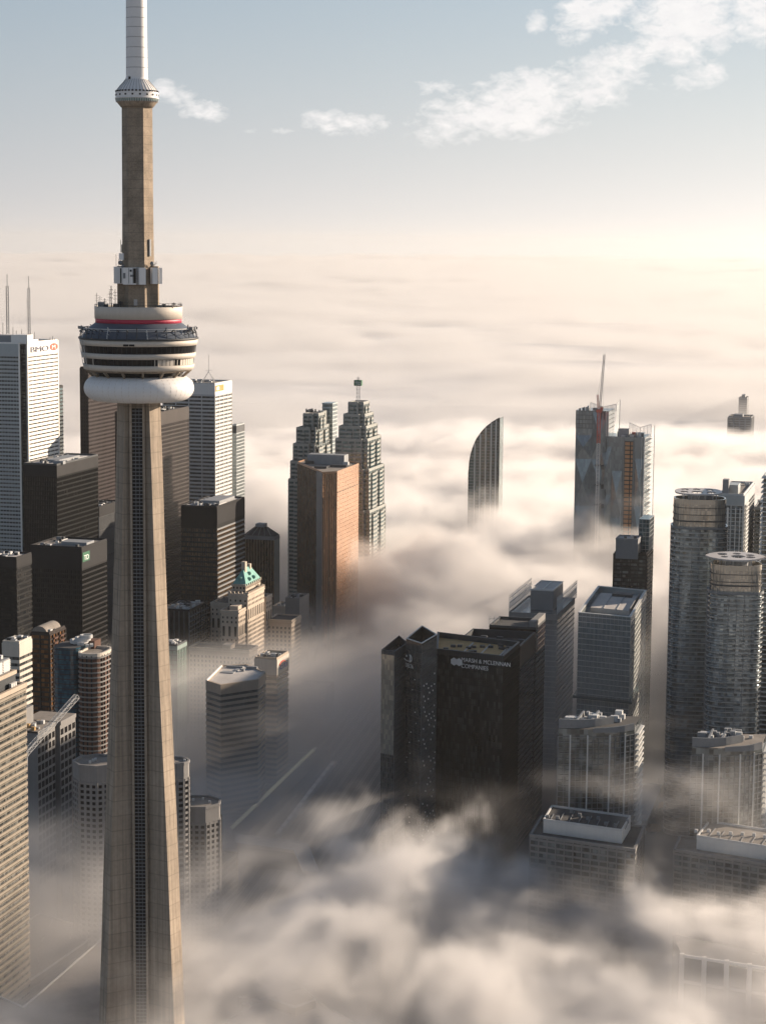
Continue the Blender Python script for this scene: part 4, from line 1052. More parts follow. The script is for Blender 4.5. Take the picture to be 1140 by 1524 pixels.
# tower with trussed wind fins
D0 = 1500
P = at(829, 892, D0); a = reach(P, -V, 758); b = reach(P, U, 855)
poly = [xy(P), xy(sh(P, (U, b))), xy(sh(P, (U, b), (V, -a))), xy(sh(P, (V, -a)))]
zt = P.z - 12
tf = empty('finned_tower', 'hazy grey tower with two tall lattice fins and a pale box between them', 'office building', (P.x, P.y, 0))
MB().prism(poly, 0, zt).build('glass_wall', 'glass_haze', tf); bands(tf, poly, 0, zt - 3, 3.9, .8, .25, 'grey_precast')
MB().ring(offset(poly, .35), poly, zt - 3, zt + .8).build('crown_band', 'grey_precast', tf)
pbx = [xy(sh(P, (V, -a * .18), (U, b * .25))), xy(sh(P, (V, -a * .18), (U, b * .8))), xy(sh(P, (V, -a * .66), (U, b * .8))), xy(sh(P, (V, -a * .66), (U, b * .25)))]
MB().prism(pbx, zt, P.z + 3).build('roof_box', 'grey_granite', tf)
m = MB(); m.face([(*p, P.z + 3.05) for p in offset(pbx, -.5)]); m.build('roof', 'roof_pale', tf); MB().ring(offset(pbx, .1), offset(pbx, -.5), P.z + 2.6, P.z + 3.8, inside=True).build('parapet', 'silver_band', tf)
mid_ = [(Vector(pbx[0]) + Vector(pbx[3])) / 2, (Vector(pbx[1]) + Vector(pbx[2])) / 2]; MB().bar((*mid_[0], P.z + 3.3), (*mid_[1], P.z + 3.3), .5).build('roof_seam', 'silver_band', tf)
for side, mt in ((0.0, 'silver_band'), (-a, 'silver_band')):
    A_ = sh(P, (V, side)); B_ = sh(P, (V, side), (U, b * 1.12)); zt2 = P.z - 1; zb2 = P.z - 1
    fin = MB(); n = 18
    for k in range(n + 1):
        q = A_.lerp(B_, k / n); top = zt2 + (zb2 - zt2) * k / n
        fin.bar((q.x, q.y, zt), (q.x, q.y, top + 2.4), .42)
        if k < n:
            q2 = A_.lerp(B_, (k + 1) / n)
            for h_ in (0, .33, .66, 1): fin.bar((q.x, q.y, zt + (top - zt) * h_), (q2.x, q2.y, zt + (top + (zb2 - zt2) / n - zt) * h_), .34)
            fin.bar((q.x, q.y, zt), (q2.x, q2.y, top), .25)
    fin.build('lattice_fin', mt, tf)
# dark office pair
gz = at(749, 977, 1215).z
gp = [at_z(x, y, gz) for x, y in ((649.5, 966), (749, 977), (773, 956), (651, 941))]
poly = [xy(gp[1]), xy(gp[2]), xy(gp[3]), xy(gp[0])]
mo = empty('office_block', 'broad black glass office with gold lit roof and white company lettering', 'office building', (poly[0][0], poly[0][1], 0))
MB().prism(poly, 0, gz - 3, top=False).build('glass_wall', 'glass_office_dark', mo)
MB().ring(offset(poly, .05), offset(poly, -1.0), gz - 3, gz, inside=True).build('roof_screen', 'dark_steel', mo)
MB().ring(offset(poly, .2), offset(poly, -1.1), gz, gz + .4, inside=True).build('screen_coping', 'dark_steel', mo)
bands(mo, poly, 0, gz - 7, 4.1, .3, .12, 'black_metal'); mullions(mo, poly, 0, gz, 1.5, .12, .2, 'black_metal')
p0, p1, p2, p3 = [Vector(q) for q in poly]
e1 = p1 - p0; e2 = p3 - p0; poly_ = poly
mb = MB(); mb.face([(*q, gz - 3) for q in poly]); mb.build('roof', 'sunlit_gold', mo)  # gold of the low sun is put into the roof colour
def on2(f, g_): return p0 + e1 * f + e2 * g_
for g_ in (.12, .4, .66):
    A_, B_ = on2(.12, g_), on2(.92, g_ + .03); MB().bar((*A_, gz - 2.7), (*B_, gz - 2.7), .8, .5).build('roof_track', 'roof_pale', mo)
for k in range(16):
    q = on2(R.uniform(.2, .92), R.uniform(.1, .95)); MB().box((*q, gz - 3), (3, 2, 1.4), -TH).build('air_unit', 'dark_steel', mo)
q = on2(.5, .045); MB().box((*q, gz - 3), (26, 3.4, 2), math.atan2(e1.y, e1.x)).build('plant_room', 'dark_steel', mo)
for k in range(11):
    A_ = p0.lerp(p3, .03); B_ = p0.lerp(p3, .62); n_ = Vector((-U.x, -U.y)) * .4
    MB().bar((A_.x + n_.x, A_.y + n_.y, gz - 8 - k * 1.1), (B_.x + n_.x, B_.y + n_.y, gz - 8 - k * 1.1), .2).build('louvre', 'black_lighter', mo) if k > 5 else None
ez = (p0 - p3).normalized(); nn = Vector((ez.y, -ez.x)); af_ = math.atan2(ez.y, ez.x)
q = p3 + ez * (.38 * (p0 - p3).length) + nn * .45
text(mo, 'MARSH & MCLENNAN', (q.x, q.y, gz - 5.8), 3.6, af_, 'letter_white', .05, 'sign_letters', sx=.92)
text(mo, 'COMPANIES', (q.x, q.y, gz - 9.6), 3.6, af_, 'letter_white', .05, 'sign_letters', sx=.92)
lg = p3 + ez * (.31 * (p0 - p3).length) + nn * .5
m = MB()
for s_ in (-1, 1):
    cx_, r_ = s_ * 1.7, 2.5; m.face([(lg.x + ez.x * (cx_ + r_ * math.cos(k * PI / 3 + PI / 6)), lg.y + ez.y * (cx_ + r_ * math.cos(k * PI / 3 + PI / 6)), gz - 6.4 + r_ * math.sin(k * PI / 3 + PI / 6)) for k in range(6)])
m.build('company_mark', 'letter_white', mo)

# second office behind, and the thin slab
g = foot(700, 773, 796, 948, 1300, th=15)
P = at(773, 962, 1290); b = reach(P, U, 796); a = 42
poly = [xy(P), xy(sh(P, (U, b))), xy(sh(P, (U, b), (V, -a))), xy(sh(P, (V, -a)))]
so = empty('office_block', 'dark office slab with sloping open roof, just behind the gold lit one', 'office building', (P.x, P.y, 0))
MB().prism(poly, 0, P.z - 5, top=True).build('glass_wall', 'glass_maroon', so); MB().ring(offset(poly, .05), offset(poly, -1.0), P.z - 5, P.z, inside=True).build('roof_screen', 'dark_steel', so)
bands(so, poly, 0, P.z - 16, 4.0, .5, .2, 'brown_metal')
skin(poly[0], poly[1], P.z - 14, P.z - .5, .4, 'brown_metal', 'top_panel', so)
m = MB(); m.face([(*q, P.z - 4.9) for q in offset(poly, -1)]); m.build('roof', 'roof_dark', so)
for k in range(6): q = sh(P, (V, -R.uniform(4, 38)), (U, R.uniform(5, b - 5))); MB().box((q.x, q.y, P.z - 5), (4, 3, 2.5), -TH).build('air_unit', 'dark_steel', so)
P = at(797, 935, 1345); b = reach(P, U, 811); a = reach(P, -V, 728)
poly = [xy(P), xy(sh(P, (U, b))), xy(sh(P, (U, b), (V, -a))), xy(sh(P, (V, -a)))]
s2_ = empty('office_slab', 'dim brown slab with a thin raised end wall, left of the hazy finned tower', 'office building', (P.x, P.y, 0))
MB().prism(poly, 0, P.z - 1).build('glass_wall', 'glass_maroon', s2_); bands(s2_, poly, 0, P.z - 4, 4.0, .6, .2, 'brown_metal')
mb = MB(); mb.face([(*q, P.z - .95) for q in offset(poly, -.8)]); mb.build('roof', 'roof_dark', s2_)
MB().ring(offset(poly, .1), offset(poly, -.8), P.z - 1, P.z + .6, inside=True).build('parapet', 'dark_steel', s2_)
q = sh(P, (V, -2.2), (U, b / 2)); MB().box((q.x, q.y, P.z - 1), (4.5, b, 5.5), -TH).build('end_wall_top', 'grey_precast', s2_)
A = at(735, 928, 1362); m = MB()
for dx in (-3, 0, 3.2): m.bar((A.x + dx, A.y, A.z - 2), (A.x + dx, A.y, A.z + 5), .3)
m.bar((A.x - 4, A.y, A.z + 3), (A.x + 4, A.y, A.z + 4), .25); m.build('roof_aerial', 'light_steel', s2_)

# hotel with three stepped prisms
hz = at(628, 960, 1190).z
ht = empty('hotel_tower', 'faceted dark glass hotel tower with white script sign, left of the gold lit roof', 'hotel', (at(610, 960, 1190)[0], 1190, 0))
gp = [at_z(x, y, hz) for x, y in ((604.5, 953), (627.5, 960.5), (650, 947), (628, 934), )]
poly = [xy(gp[1]), xy(gp[2]), xy(gp[3]), xy(gp[0])]
MB().prism(poly, 0, hz - 5, top=True).build('glass_wall', 'glass_hotel', ht)
MB().ring(offset(poly, .05), offset(poly, -.5), hz - 5, hz + 1, inside=True).build('roof_screen', 'glass_hotel', ht)
MB().ring(offset(poly, .15), offset(poly, -.55), hz + 1, hz + 1.4, inside=True).build('screen_coping', 'light_steel', ht)
bands(ht, poly, 0, hz - 5, 3.25, .3, .12, 'dark_steel'); mullions(ht, poly, 0, hz, 1.5, .12, .16, 'mid_steel')
q0_, q1_ = Vector(poly[3]), Vector(poly[0]); e = (q1_ - q0_).normalized(); nn = Vector((e.y, -e.x)); q = q0_ + e * .9 + nn * .9
text(ht, 'DELTA', (q.x, q.y, hz - 15.5), 3.4, math.atan2(e.y, e.x), 'letter_white', .05, 'sign_letters', sx=.85)
q = q0_ + e * 4.4 + nn * .4; an = math.atan2(e.y, e.x)
def arc(cx_, cz_, rx, rz, a0, a1, n=10, w=.35):
    m = MB(); pr = None
    for k in range(n + 1):
        a_ = math.radians(a0 + (a1 - a0) * k / n); p = (q.x + e.x * (cx_ + rx * math.cos(a_)), q.y + e.y * (cx_ + rx * math.cos(a_)), hz - 10 + cz_ + rz * math.sin(a_))
        if pr: m.bar(pr, p, w)
        pr = p
    return m
arc(.6, 0, 2.0, 2.1, -95, 100).build('script_mark', 'letter_white', ht); arc(.6, 0, .1, 2.1, -90, 90).build('script_mark', 'letter_white', ht); arc(-2, -.9, 3.6, 1.0, 180, 350).build('script_mark', 'letter_white', ht); arc(-3.2, .9, .5, .5, 0, 360).build('script_mark', 'letter_white', ht)
# small white boxes put in as bright glints, mostly down the right face
zz = hz - 22; fr_ = Vector(poly[0]); to_ = Vector(poly[1]); eR = (to_ - fr_).normalized(); nR = Vector((eR.y, -eR.x)); LR = (to_ - fr_).length
k = 0
while zz > 12:
    for f in ((.12, .3, .5, .72, .9) if k % 2 else (.2, .42, .62, .82)):
        if R.random() < .40:
            p = fr_ + eR * LR * f + nR * .5; MB().box((p.x, p.y, zz), (.75, .4, .9), math.atan2(eR.y, eR.x)).build('glint_box', 'letter_white', ht)
    if R.random() < .5:
        p = q0_ + e * R.uniform(1, (q1_ - q0_).length - 1) + nn * .35; MB().box((p.x, p.y, zz), (.6, .3, .5), an).build('glint_box', 'letter_white', ht)
    zz -= 3.25; k += 1
wz = at(590, 969, 1196).z
gp = [at_z(x, y, wz) for x, y in ((568, 968), (587, 971), (607, 958), (594, 947))]
poly = [xy(gp[1]), xy(gp[2]), xy(gp[3]), xy(gp[0])]
MB().prism(poly, 0, wz - 4, top=True).build('wing_wall', 'glass_hotel', ht); MB().ring(offset(poly, .05), offset(poly, -.5), wz - 4, wz + .6, inside=True).build('wing_screen', 'dark_steel', ht)
bands(ht, poly, 0, wz - 5, 3.25, .3, .12, 'dark_steel', name='wing_band'); mullions(ht, poly, 0, wz, 1.6, .12, .16, 'mid_steel', name='wing_mullion')
skin(poly[3], poly[0], wz - 62, wz - 2, .25, 'glass_warm', 'bronze_panel', ht)

# ------------------------------------------------------------------ twin round-ended condominiums with pierced canopies
def round_condo(name, label, cx, yc, D, a, b, ang, ztop, tint, canopy):
    c = at(cx, yc, D); t = empty(name, label, 'condominium', (c.x, c.y, 0))
    zt = c.z
    pl = ellipse((c.x, c.y), a, b, ang, 44, 3.2); up = ellipse((c.x, c.y), a - .7, b - .7, ang, 44, 3.0)
    zl = zt - canopy['crown']
    MB().prism(pl, 0, zl).build('glass_wall', 'glass_condo', t)
    MB().prism(up, zl, zt, top=False).build('upper_wall', tint, t)
    m = MB(); m.face([(*p, zt - 4) for p in up]); m.build('roof', 'roof_gravel', t); m = MB(); m.face([(*p, zl + .05) for p in pl]); m.build('terrace', 'mech_grey', t)
    bands(t, pl, 0, zl + .5, 3.02, .28, 1.0, 'light_steel', name='balcony_slab'); bands(t, pl, 0, zl + 1.4, 3.02, .95, .85, 'glass_condo', name='balcony_glass')
    MB().ring(offset(pl, 1.1), offset(pl, -1.5), zl - .2, zl + 1.1, inside=True).build('setback_rim', 'mid_steel', t)
    for h_, w_ in ((zt - 5.5, .35), (zt - 10, .35), (zl + 4.5, .9)): MB().ring(offset(up, .45), up, h_, h_ + w_).build('ring_ledge', 'dark_steel', t)
    MB().ring(offset(up, .12), offset(up, -1), zt - 3, zt + .2, inside=True).build('parapet', tint, t)
    mullions(t, up, zl, zt, 1.4, .12, .15, 'mid_steel', name='upper_mullion')
    mullions(t, pl, 0, zl, 5.2, .22, 1.0, 'mid_steel', name='balcony_divider')
    r = random.Random(int(cx))
    hs = MB(); hs.prism(ellipse((c.x, c.y), a * .45, b * .5, ang, 12), zt - 4, zt + 2.2); hs.build('plant_room', 'mech_grey', t)
    zc = zt + 3.6
    for k in range(14):
        t_ = 2 * PI * k / 14; p = Vector((a * .62 * math.cos(t_), b * .66 * math.sin(t_))); p.rotate(__import__('mathutils').Matrix.Rotation(ang, 2)); p += Vector((c.x, c.y))
        q = p + Vector((r.uniform(-2.5, 2.5), r.uniform(-2, 2)))
        m = MB(); m.bar((*p, zt - 4), (*q, zc), .35); m.bar((*q, zt - 3), (*p, zc), .3); m.build('canopy_strut', 'light_steel', t)
    # canopy plate with six holes
    import bmesh
    me = bpy.data.meshes.new('canopy'); bm = bmesh.new()
    co = canopy['out']; nx, ny = 120, 60
    ha, hb = canopy['a'], canopy['b']
    holes = canopy['holes']
    def inside(x, y):
        X, Y = x / ha, y / hb
        if canopy['shape'] == 'oval': ok = abs(X) ** 2.6 + abs(Y) ** 2.6 <= 1
        else: ok = abs(X) <= 1 and abs(Y) <= (1 - abs(X) ** 2.2) ** .75 + .0
        if not ok: return False
        return all(((X - hx) * ha) ** 2 / (rx * ha) ** 2 + ((Y - hy) * hb) ** 2 / (ry * hb) ** 2 > 1 for hx, hy, rx, ry in holes)
    vs = {}
    mrot = lambda x, y: (c.x + canopy['dx'] + x * math.cos(ang) - y * math.sin(ang), c.y + x * math.sin(ang) + y * math.cos(ang))
    def vert(i, j, top):
        k_ = (i, j, top)
        if k_ not in vs: X, Y = mrot(-ha + 2 * ha * i / nx, -hb + 2 * hb * j / ny); vs[k_] = bm.verts.new((X - c.x, Y - c.y, zc + (.9 if top else 0)))
        return vs[k_]
    G = [[inside(-ha + 2 * ha * (i + .5) / nx, -hb + 2 * hb * (j + .5) / ny) for j in range(ny)] for i in range(nx)]
    g = lambda i, j: 0 <= i < nx and 0 <= j < ny and G[i][j]
    for i in range(nx):
        for j in range(ny):
            if not G[i][j]: continue
            bm.faces.new([vert(i, j, 1), vert(i + 1, j, 1), vert(i + 1, j + 1, 1), vert(i, j + 1, 1)]); bm.faces.new([vert(i, j, 0), vert(i, j + 1, 0), vert(i + 1, j + 1, 0), vert(i + 1, j, 0)])
            for di, dj, A_, B_ in ((-1, 0, (i, j + 1), (i, j)), (1, 0, (i + 1, j), (i + 1, j + 1)), (0, -1, (i, j), (i + 1, j)), (0, 1, (i + 1, j + 1), (i, j + 1))):
                if not g(i + di, j + dj): bm.faces.new([vert(*A_, 0), vert(*B_, 0), vert(*B_, 1), vert(*A_, 1)])
    bm.to_mesh(me); bm.free(); me.materials.append(MATS['canopy_silver']); o = bpy.data.objects.new('canopy', me); C.objects.link(o); o.parent = t
    return t
H6 = [(-.55, .5, .17, .27), (-.05, .52, .16, .27), (.52, .45, .17, .28), (-.62, -.3, .17, .3), (-.08, -.35, .24, .42), (.52, -.4, .2, .33)]
rc1 = round_condo('round_condominium', 'taller round cornered condominium with oval roof canopy pierced by holes', 1041, 741, 1342, 17.5, 13.5, -.10, 0, 'glass_warm', dict(shape='oval', out=0, crown=19, a=15.2, b=17.5, dx=-1.0, holes=H6))
rc2 = round_condo('round_condominium', 'lower round condominium with pointed leaf shaped canopy pierced by holes', 1095, 838, 1232, 15.8, 13.2, -.10, 0, 'glass_warm', dict(shape='leaf', out=0, crown=17, a=18.0, b=17.5, dx=-.6, holes=[(-.42, .35, .17, .26), (.08, .5, .14, .2), (.5, .2, .15, .2), (-.38, -.28, .12, .2), (.08, -.15, .24, .34), (.48, -.3, .16, .22)]))

t = tower('condominium_tower', 'pale ribbed condominium behind the taller round one, with a small roof block', foot(1070, 1106, 1121, 738, 1520), gl='glass_condo', band='silver_band', pitch=3.05, bh=.5, bout=.9, bay=9, mull='silver_band', mw=.8, mout=1.0, roof='roof_gravel', units=3, seed=5, crown=7, crown_mat='blue_silver')
pb = block(1075, 1098, 0, 722, 1528, 18, 'blue_silver', 'upper_block', t, 180); pb = block(1075, 1084, 0, 714, 1524, 8, 'mech_grey', 'lift_room', t, 190)
P = at(1106, 738, 1520)
for f, w_ in ((.62, 2.2), (.80, 1.6), (.3, 1), (.12, 1)):
    q = sh(P, (V, -18 * f), (U, -1.2)); MB().box((q.x, q.y, 0), (w_ * .6, .8, P.z - 9), -TH).build('white_fin', 'white_marble', t)
for k in range(46): q = sh(P, (V, 1.0), (U, 14)); MB().box((q.x, q.y, P.z - 8 - 3.05 * k), (2.2, 22, 1.0), -TH).build('balcony', 'silver_band', t)
t = tower('condominium_tower', 'plain grey condominium beyond, between the ribbed one and the right edge', foot(1122, 1131, 1150, 757, 1560), gl='glass_condo_dark', band='mid_steel', pitch=3.05, bh=.8, bout=.7, roof='roof_dark', units=2, seed=6)
t = tower('condominium_tower', 'tall condominium cut off by the right edge, with jagged balcony ends', foot(1136, 1175, 1200, 712, 1290), gl='glass_condo_dark', band='silver_band', pitch=3.05, bh=.6, bout=1.4, roof='roof_dark', units=0, seed=8)
t = tower('condominium_tower', 'grey banded condominium behind the lower round one, cut by the right edge', foot(1118, 1160, 1185, 868, 1330), gl='glass_condo_dark', band='silver_band', pitch=3.05, bh=.7, bout=1.2, roof='roof_dark', units=0, seed=9)

# ------------------------------------------------------------------ condominiums with curved roof walls
def curved_condo(label, xl, xr, yf, D, lit, wallmat):
    """bowed front: footprint follows an arc; a curved screen wall sweeps over the roof"""
    A_, B_ = at(xl, yf, D), at(xr, yf - 6, D + 6); zt = A_.z
    t = empty('curved_roof_condominium', label, 'condominium', (A_.x, A_.y, 0))
    ch = (B_ - A_); ch.z = 0; L = ch.length; e = ch.normalized(); n_ = Vector((e.y, -e.x, 0))
    front = []
    for k in range(15):
        f = k / 14; bow = 4.5 * math.sin(PI * min(1, f * 1.02)); bow2 = 0 if f < .55 else 1.6 * math.sin(PI * (f - .55) / .45)
        front.append(xy(A_ + e * L * f + n_ * (bow + bow2)))
    poly = front + [xy(B_ + U * 24), xy(A_ + U * 30)]
    MB().prism(poly, 0, zt).build('glass_wall', 'glass_condo_dark', t)
    bands(t, poly, 0, zt - 4, 2.95, .35, .45, 'mid_steel', name='balcony_slab')
    mullions(t, poly, 0, zt - 4, 3.4, .3, .55, 'mid_steel', name='divider')
    for k in (2, 5, 9, 12): q = Vector(front[k]); MB().box((q.x, q.y, 0), (.7, 1.8, zt - 3)).build('wall_pier', 'silver_band', t)
    m = MB(); m.face([(*p, zt + .05) for p in poly]); m.build('roof', lit, t)
    # sweeping wall: starts high at left, dies out at right
    for fa, fb, h0, h1, inset in ((0, 9, 5.0, 4.0, .4), (6, 14, .8, 2.2, -1.2)):
        m = MB(); pts_ = [Vector(front[k]) for k in range(fa, fb + 1)]
        for k in range(len(pts_) - 1):
            p, q = pts_[k], pts_[k + 1]; i_ = Vector((U.x, U.y)); f = k / (len(pts_) - 1); f2 = (k + 1) / (len(pts_) - 1)
            ba, bb = (p + i_ * (inset + (12 * f ** 2 if fa == 0 else -1.6 * f)), q + i_ * (inset + (12 * f2 ** 2 if fa == 0 else -1.6 * f2)))
            ca, cb_ = ba + i_ * .9, bb + i_ * .9; ha, hb = h0 + (h1 - h0) * f, h0 + (h1 - h0) * f2
            m.face([(*ba, zt - 1.5), (*bb, zt - 1.5), (*bb, zt + hb), (*ba, zt + ha)]); m.face([(*ba, zt + ha), (*bb, zt + hb), (*cb_, zt + hb), (*ca, zt + ha)]); m.face([(*cb_, zt - 1.5), (*ca, zt - 1.5), (*ca, zt + ha), (*cb_, zt + hb)])
        m.build('roof_wall', wallmat, t)
    for k in range(22):
        q = A_ + e * L * R.uniform(.06, .8) + U * R.uniform(9, 24); MB().box((q.x, q.y, zt), (R.uniform(1.5, 5), R.uniform(1.5, 4), R.uniform(1.2, 4.5)), -TH).build('air_unit', R.choice(['mech_grey', 'light_steel', 'silver_band']), t)
    for f in (.22, .42): q = A_ + e * L * f + U * 15; MB().box((q.x, q.y, zt), (1.0, 22, 3.6), -TH).build('roof_partition', wallmat, t)
    for k in range(42):
        q = B_ + U * 12 + n_ * 0 + V * 1.1; MB().box((q.x, q.y, zt - 5 - 2.95 * k), (2.2, 20, .9), -TH).build('balcony', 'silver_band', t)
    return t
curved_condo('condominium with curved grey roof wall in front of the pale glass office', 831, 944, 1084, 1060, 'roof_dark', 'mid_steel')
curved_condo('condominium with curved grey wall and brown sunlit roof, lower right', 1029, 1134, 1112, 1030, 'roof_gravel', 'mid_steel')

# boxes low in the fog
def lowbox(label, pix, z, inner, mt, t_mat='roof_dark', lit=False):
    gp = [at_z(x, y, z) for x, y in pix]; poly = [xy(gp[1]), xy(gp[2]), xy(gp[3]), xy(gp[0])]
    t = empty('apartment_block', label, 'apartment building', (poly[0][0], poly[0][1], 0))
    MB().prism(poly, 0, z).build('glass_wall', 'glass_condo_dark', t); bands(t, poly, 0, z - 1, 3.1, 1.1, .3, mt); mullions(t, poly, 0, z, 4.5, .7, .4, mt)
    m = MB(); m.face([(*p, z + .05) for p in offset(poly, -.8)]); m.build('roof', t_mat, t); MB().ring(offset(poly, .5), offset(poly, -.8), z - .5, z + 1.0, inside=True).build('parapet', mt, t)
    q = [Vector(p) for p in poly]; on_ = lambda f, g_: q[0] + (q[1] - q[0]) * f + (q[3] - q[0]) * g_
    b4 = [xy(on_(*f)) for f in inner]; MB().prism(b4, z + .05, z + 7, top=False).build('penthouse_wall', 'silver_band', t)
    m = MB(); m.face([(*p, z + 6.4) for p in b4]); m.build('penthouse_roof', t_mat, t); MB().ring(offset(b4, .1), offset(b4, -.6), z + 6.3, z + 7.4, inside=True).build('penthouse_parapet', 'light_steel', t)
    for k in range(9):
        MB().bar((*on_(.3, .12 + .09 * k), z + 6.6), (*on_(R.uniform(.5, .8), .12 + .09 * k), z + 6.6), .4).build('duct', 'mid_steel', t)
        p = on_(R.uniform(.3, .7), .08 + .84 * (k + .5) / 9); MB().box((*p, z + 6.4), (1.6, 1.6, 1.6), -TH).build('air_unit', 'light_steel' if lit else 'mid_steel', t)
    return t
lowbox('wide grey block with long pale penthouse box, half sunk in fog lower right', ((789, 1244), (944, 1266), (958, 1232), (806, 1216)), 92, ((.2, .14), (.85, .12), (.85, .9), (.2, .9)), 'grey_precast')
lowbox('pale topped block with row of small roof vents at the lower right edge', ((1003, 1266), (1180, 1294), (1200, 1262), (1012, 1246)), 88, ((.2, .05), (.95, .05), (.95, .84), (.2, .84)), 'grey_precast', 'roof_gravel', True)
# ------------------------------------------------------------------ lower left buildings
# striped block at the left edge
P = at(38, 975, 1000); 
g = foot(-70, -22, 38, 1003, 930)
poly, z = g[0], g[1]; P, u, v, a, b = g[2:]
t = empty('striped_office', 'cream and dark striped block filling the lower left edge, sunlit', 'office building', (P.x, P.y, 0))
MB().prism(poly, 0, z - 14).build('glass_wall', 'glass_band', t)
zz = z - 15.5; A_, B_ = Vector(poly[0]), Vector(poly[1])
p = face_band(A_, B_, zz - 1.25, 1.25, .5, 'striped_precast', 'spandrel', t); copies(p, [(0, 0, -3.55 * k) for k in range(1, 48)])
p = face_band(A_, B_, zz - 2.0, .25, .45, 'striped_precast', 'sill_line', t); copies(p, [(0, 0, -3.55 * k) for k in range(1, 48)])
p = face_band(poly[3], poly[0], zz - 1.7, 1.7, .7, 'buff_precast', 'spandrel', t); copies(p, [(0, 0, -3.55 * k) for k in range(1, 48)])
p = face_band(poly[1], poly[2], zz - 1.7, 1.7, .7, 'buff_precast', 'spandrel', t); copies(p, [(0, 0, -3.55 * k) for k in range(1, 48)])
MB().prism(offset(poly, -3.5), z - 14, z - 7).build('penthouse', 'dark_steel', t); MB().prism(offset(poly, -5.5), z - 7, z).build('louvred_plant_room', 'mid_steel', t)
MB().ring(offset(poly, .6), offset(poly, -1), z - 15, z - 12.8, inside=True).build('parapet', 'buff_precast', t); MB().ring(offset(poly, -3), offset(poly, -4.2), z - 8, z - 6.2, inside=True).build('parapet', 'buff_precast', t)
A_, B_ = Vector(offset(poly, -5.5)[0]), Vector(offset(poly, -5.5)[1])
for k in range(4): skin(A_.lerp(B_, k / 4 + .02), A_.lerp(B_, (k + 1) / 4 - .02), z - 6, z - .6, .4, 'light_steel', 'louvre_screen', t)
p = face_band(A_, B_, z - 1.2, .25, .6, 'silver_band', 'louvre', t); copies(p, [(0, 0, -.8 * k) for k in range(1, 6)])
for k in range(6): q = A_.lerp(B_, k / 6 + .05) + (Vector(poly[3]) - Vector(poly[0])) * .2; MB().box((q.x, q.y, z), (2.4, 2, R.uniform(1, 3)), -TH).build('air_unit', R.choice(['dark_steel', 'light_steel']), t)
for k in range(3):
    q = Vector(poly[0]).lerp(Vector(poly[1]), .72 + .05 * k) - Vector(xy(V)) * 1.8; MB().box((q.x, q.y, z - 14), (1.2, 1.6, 3), -TH).build('window_washing_rig', 'light_steel', t)
t = tower('office_block', 'warm cream banded block tucked behind the striped block, its side sunlit', foot(5, 29, 47, 958, 1180), gl='glass_band', band='pale_precast', pitch=3.8, bh=1.9, bout=.4, roof='roof_gravel', units=6, crown=6, crown_mat='pale_precast', cat='office building', seed=11)
# orange glass condominium with vaulted roof
g = foot(47, 74, 97, 944, 1290)
t = tower('condominium_block', 'brown condominium with vaulted roof and orange lit balconies', g, gl='glass_orange', band='brown_metal', pitch=3.1, bh=.9, bout=.7, bay=5, mull='brown_metal', mw=.6, mout=.8, roof='roof_gravel', units=8, cat='condominium', seed=12)
P, u, v, a, b = g[2:]; m = MB(); c0 = sh(P, (v, -a * .55)); c1 = sh(c0, (u, b * .9)); n = 10
for k in range(n):
    t0, t1 = PI * k / n, PI * (k + 1) / n; r = 5.2
    q = [sh(c0, (v, -r * math.cos(t0))), sh(c0, (v, -r * math.cos(t1))), sh(c1, (v, -r * math.cos(t1))), sh(c1, (v, -r * math.cos(t0)))]
    hs = [math.sin(t0) * 4.6, math.sin(t1) * 4.6, math.sin(t1) * 4.6, math.sin(t0) * 4.6]
    m.face([(p.x, p.y, g[1] + .2 + h) for p, h in zip(q, hs)])
for c_ in (c0, c1): m.face([(sh(c_, (v, -5.2 * math.cos(PI * k / n))).x, sh(c_, (v, -5.2 * math.cos(PI * k / n))).y, g[1] + .2 + math.sin(PI * k / n) * 4.6) for k in range(n + 1)])
m.build('vaulted_roof', 'roof_gravel', t)
for k in range(20):
    for f in (.3, .7): q = sh(P, (u, b * f), (v, .9)); MB().box((q.x, q.y, g[1] - 4 - 3.1 * k), (1.8, 5.5, 1.0), -TH).build('balcony', 'orange_brick', t)
# blue glazed condominium with round corner and brick side
c = at(113, 962, 1270); zb_ = c.z
t = empty('condominium_block', 'deep blue glazed condominium with rounded brick balconied end, in shadow', 'condominium', (c.x, c.y, 0))
pl = ellipse((c.x - 3.5, c.y + 6), 9, 12, -TH, 24, 3.5); MB().prism(pl, 0, zb_).build('blue_glass_wall', 'glass_deep_blue', t); bands(t, pl, 0, zb_ - 1, 3.1, .4, .25, 'black_lighter')
m = MB(); m.face([(*p, zb_ + .05) for p in pl]); m.build('roof', 'roof_dark', t)
c2 = at(142, 974, 1262); pl2 = ellipse((c2.x - 1, c2.y + 8), 8, 13, -TH, 28, 3.0); MB().prism(pl2, 0, c2.z).build('brick_wall', 'orange_brick', t); bands(t, pl2, 0, c2.z - 1, 3.1, .9, .7, 'grey_precast', name='balcony_band')
MB().ring(offset(pl2, .5), offset(pl2, -.8), c2.z - .8, c2.z + 1.4, inside=True).build('parapet', 'pale_precast', t); m = MB(); m.face([(*p, c2.z + .05) for p in pl2]); m.build('roof_terrace', 'roof_gravel', t)
mullions(t, pl2, 0, c2.z, 4, .8, .5, 'window_dark', name='window_column')
c3 = at(118, 950, 1278); 
for k in range(3): MB().ring(ellipse((c3.x + k * 2.2, c3.y + 2), 6 - k, 6 - k, 0, 22), ellipse((c3.x + k * 2.2, c3.y + 2), 5 - k, 5 - k, 0, 22), c3.z - 3 + k * 1.5, c3.z - 1 + k * 1.5, inside=True).build('roof_hoop', 'light_steel', t)
q = at(136, 954, 1285); MB().box((q.x, q.y, q.z - 7), (9, 10, 8), -TH).build('plant_room', 'orange_brick', t)
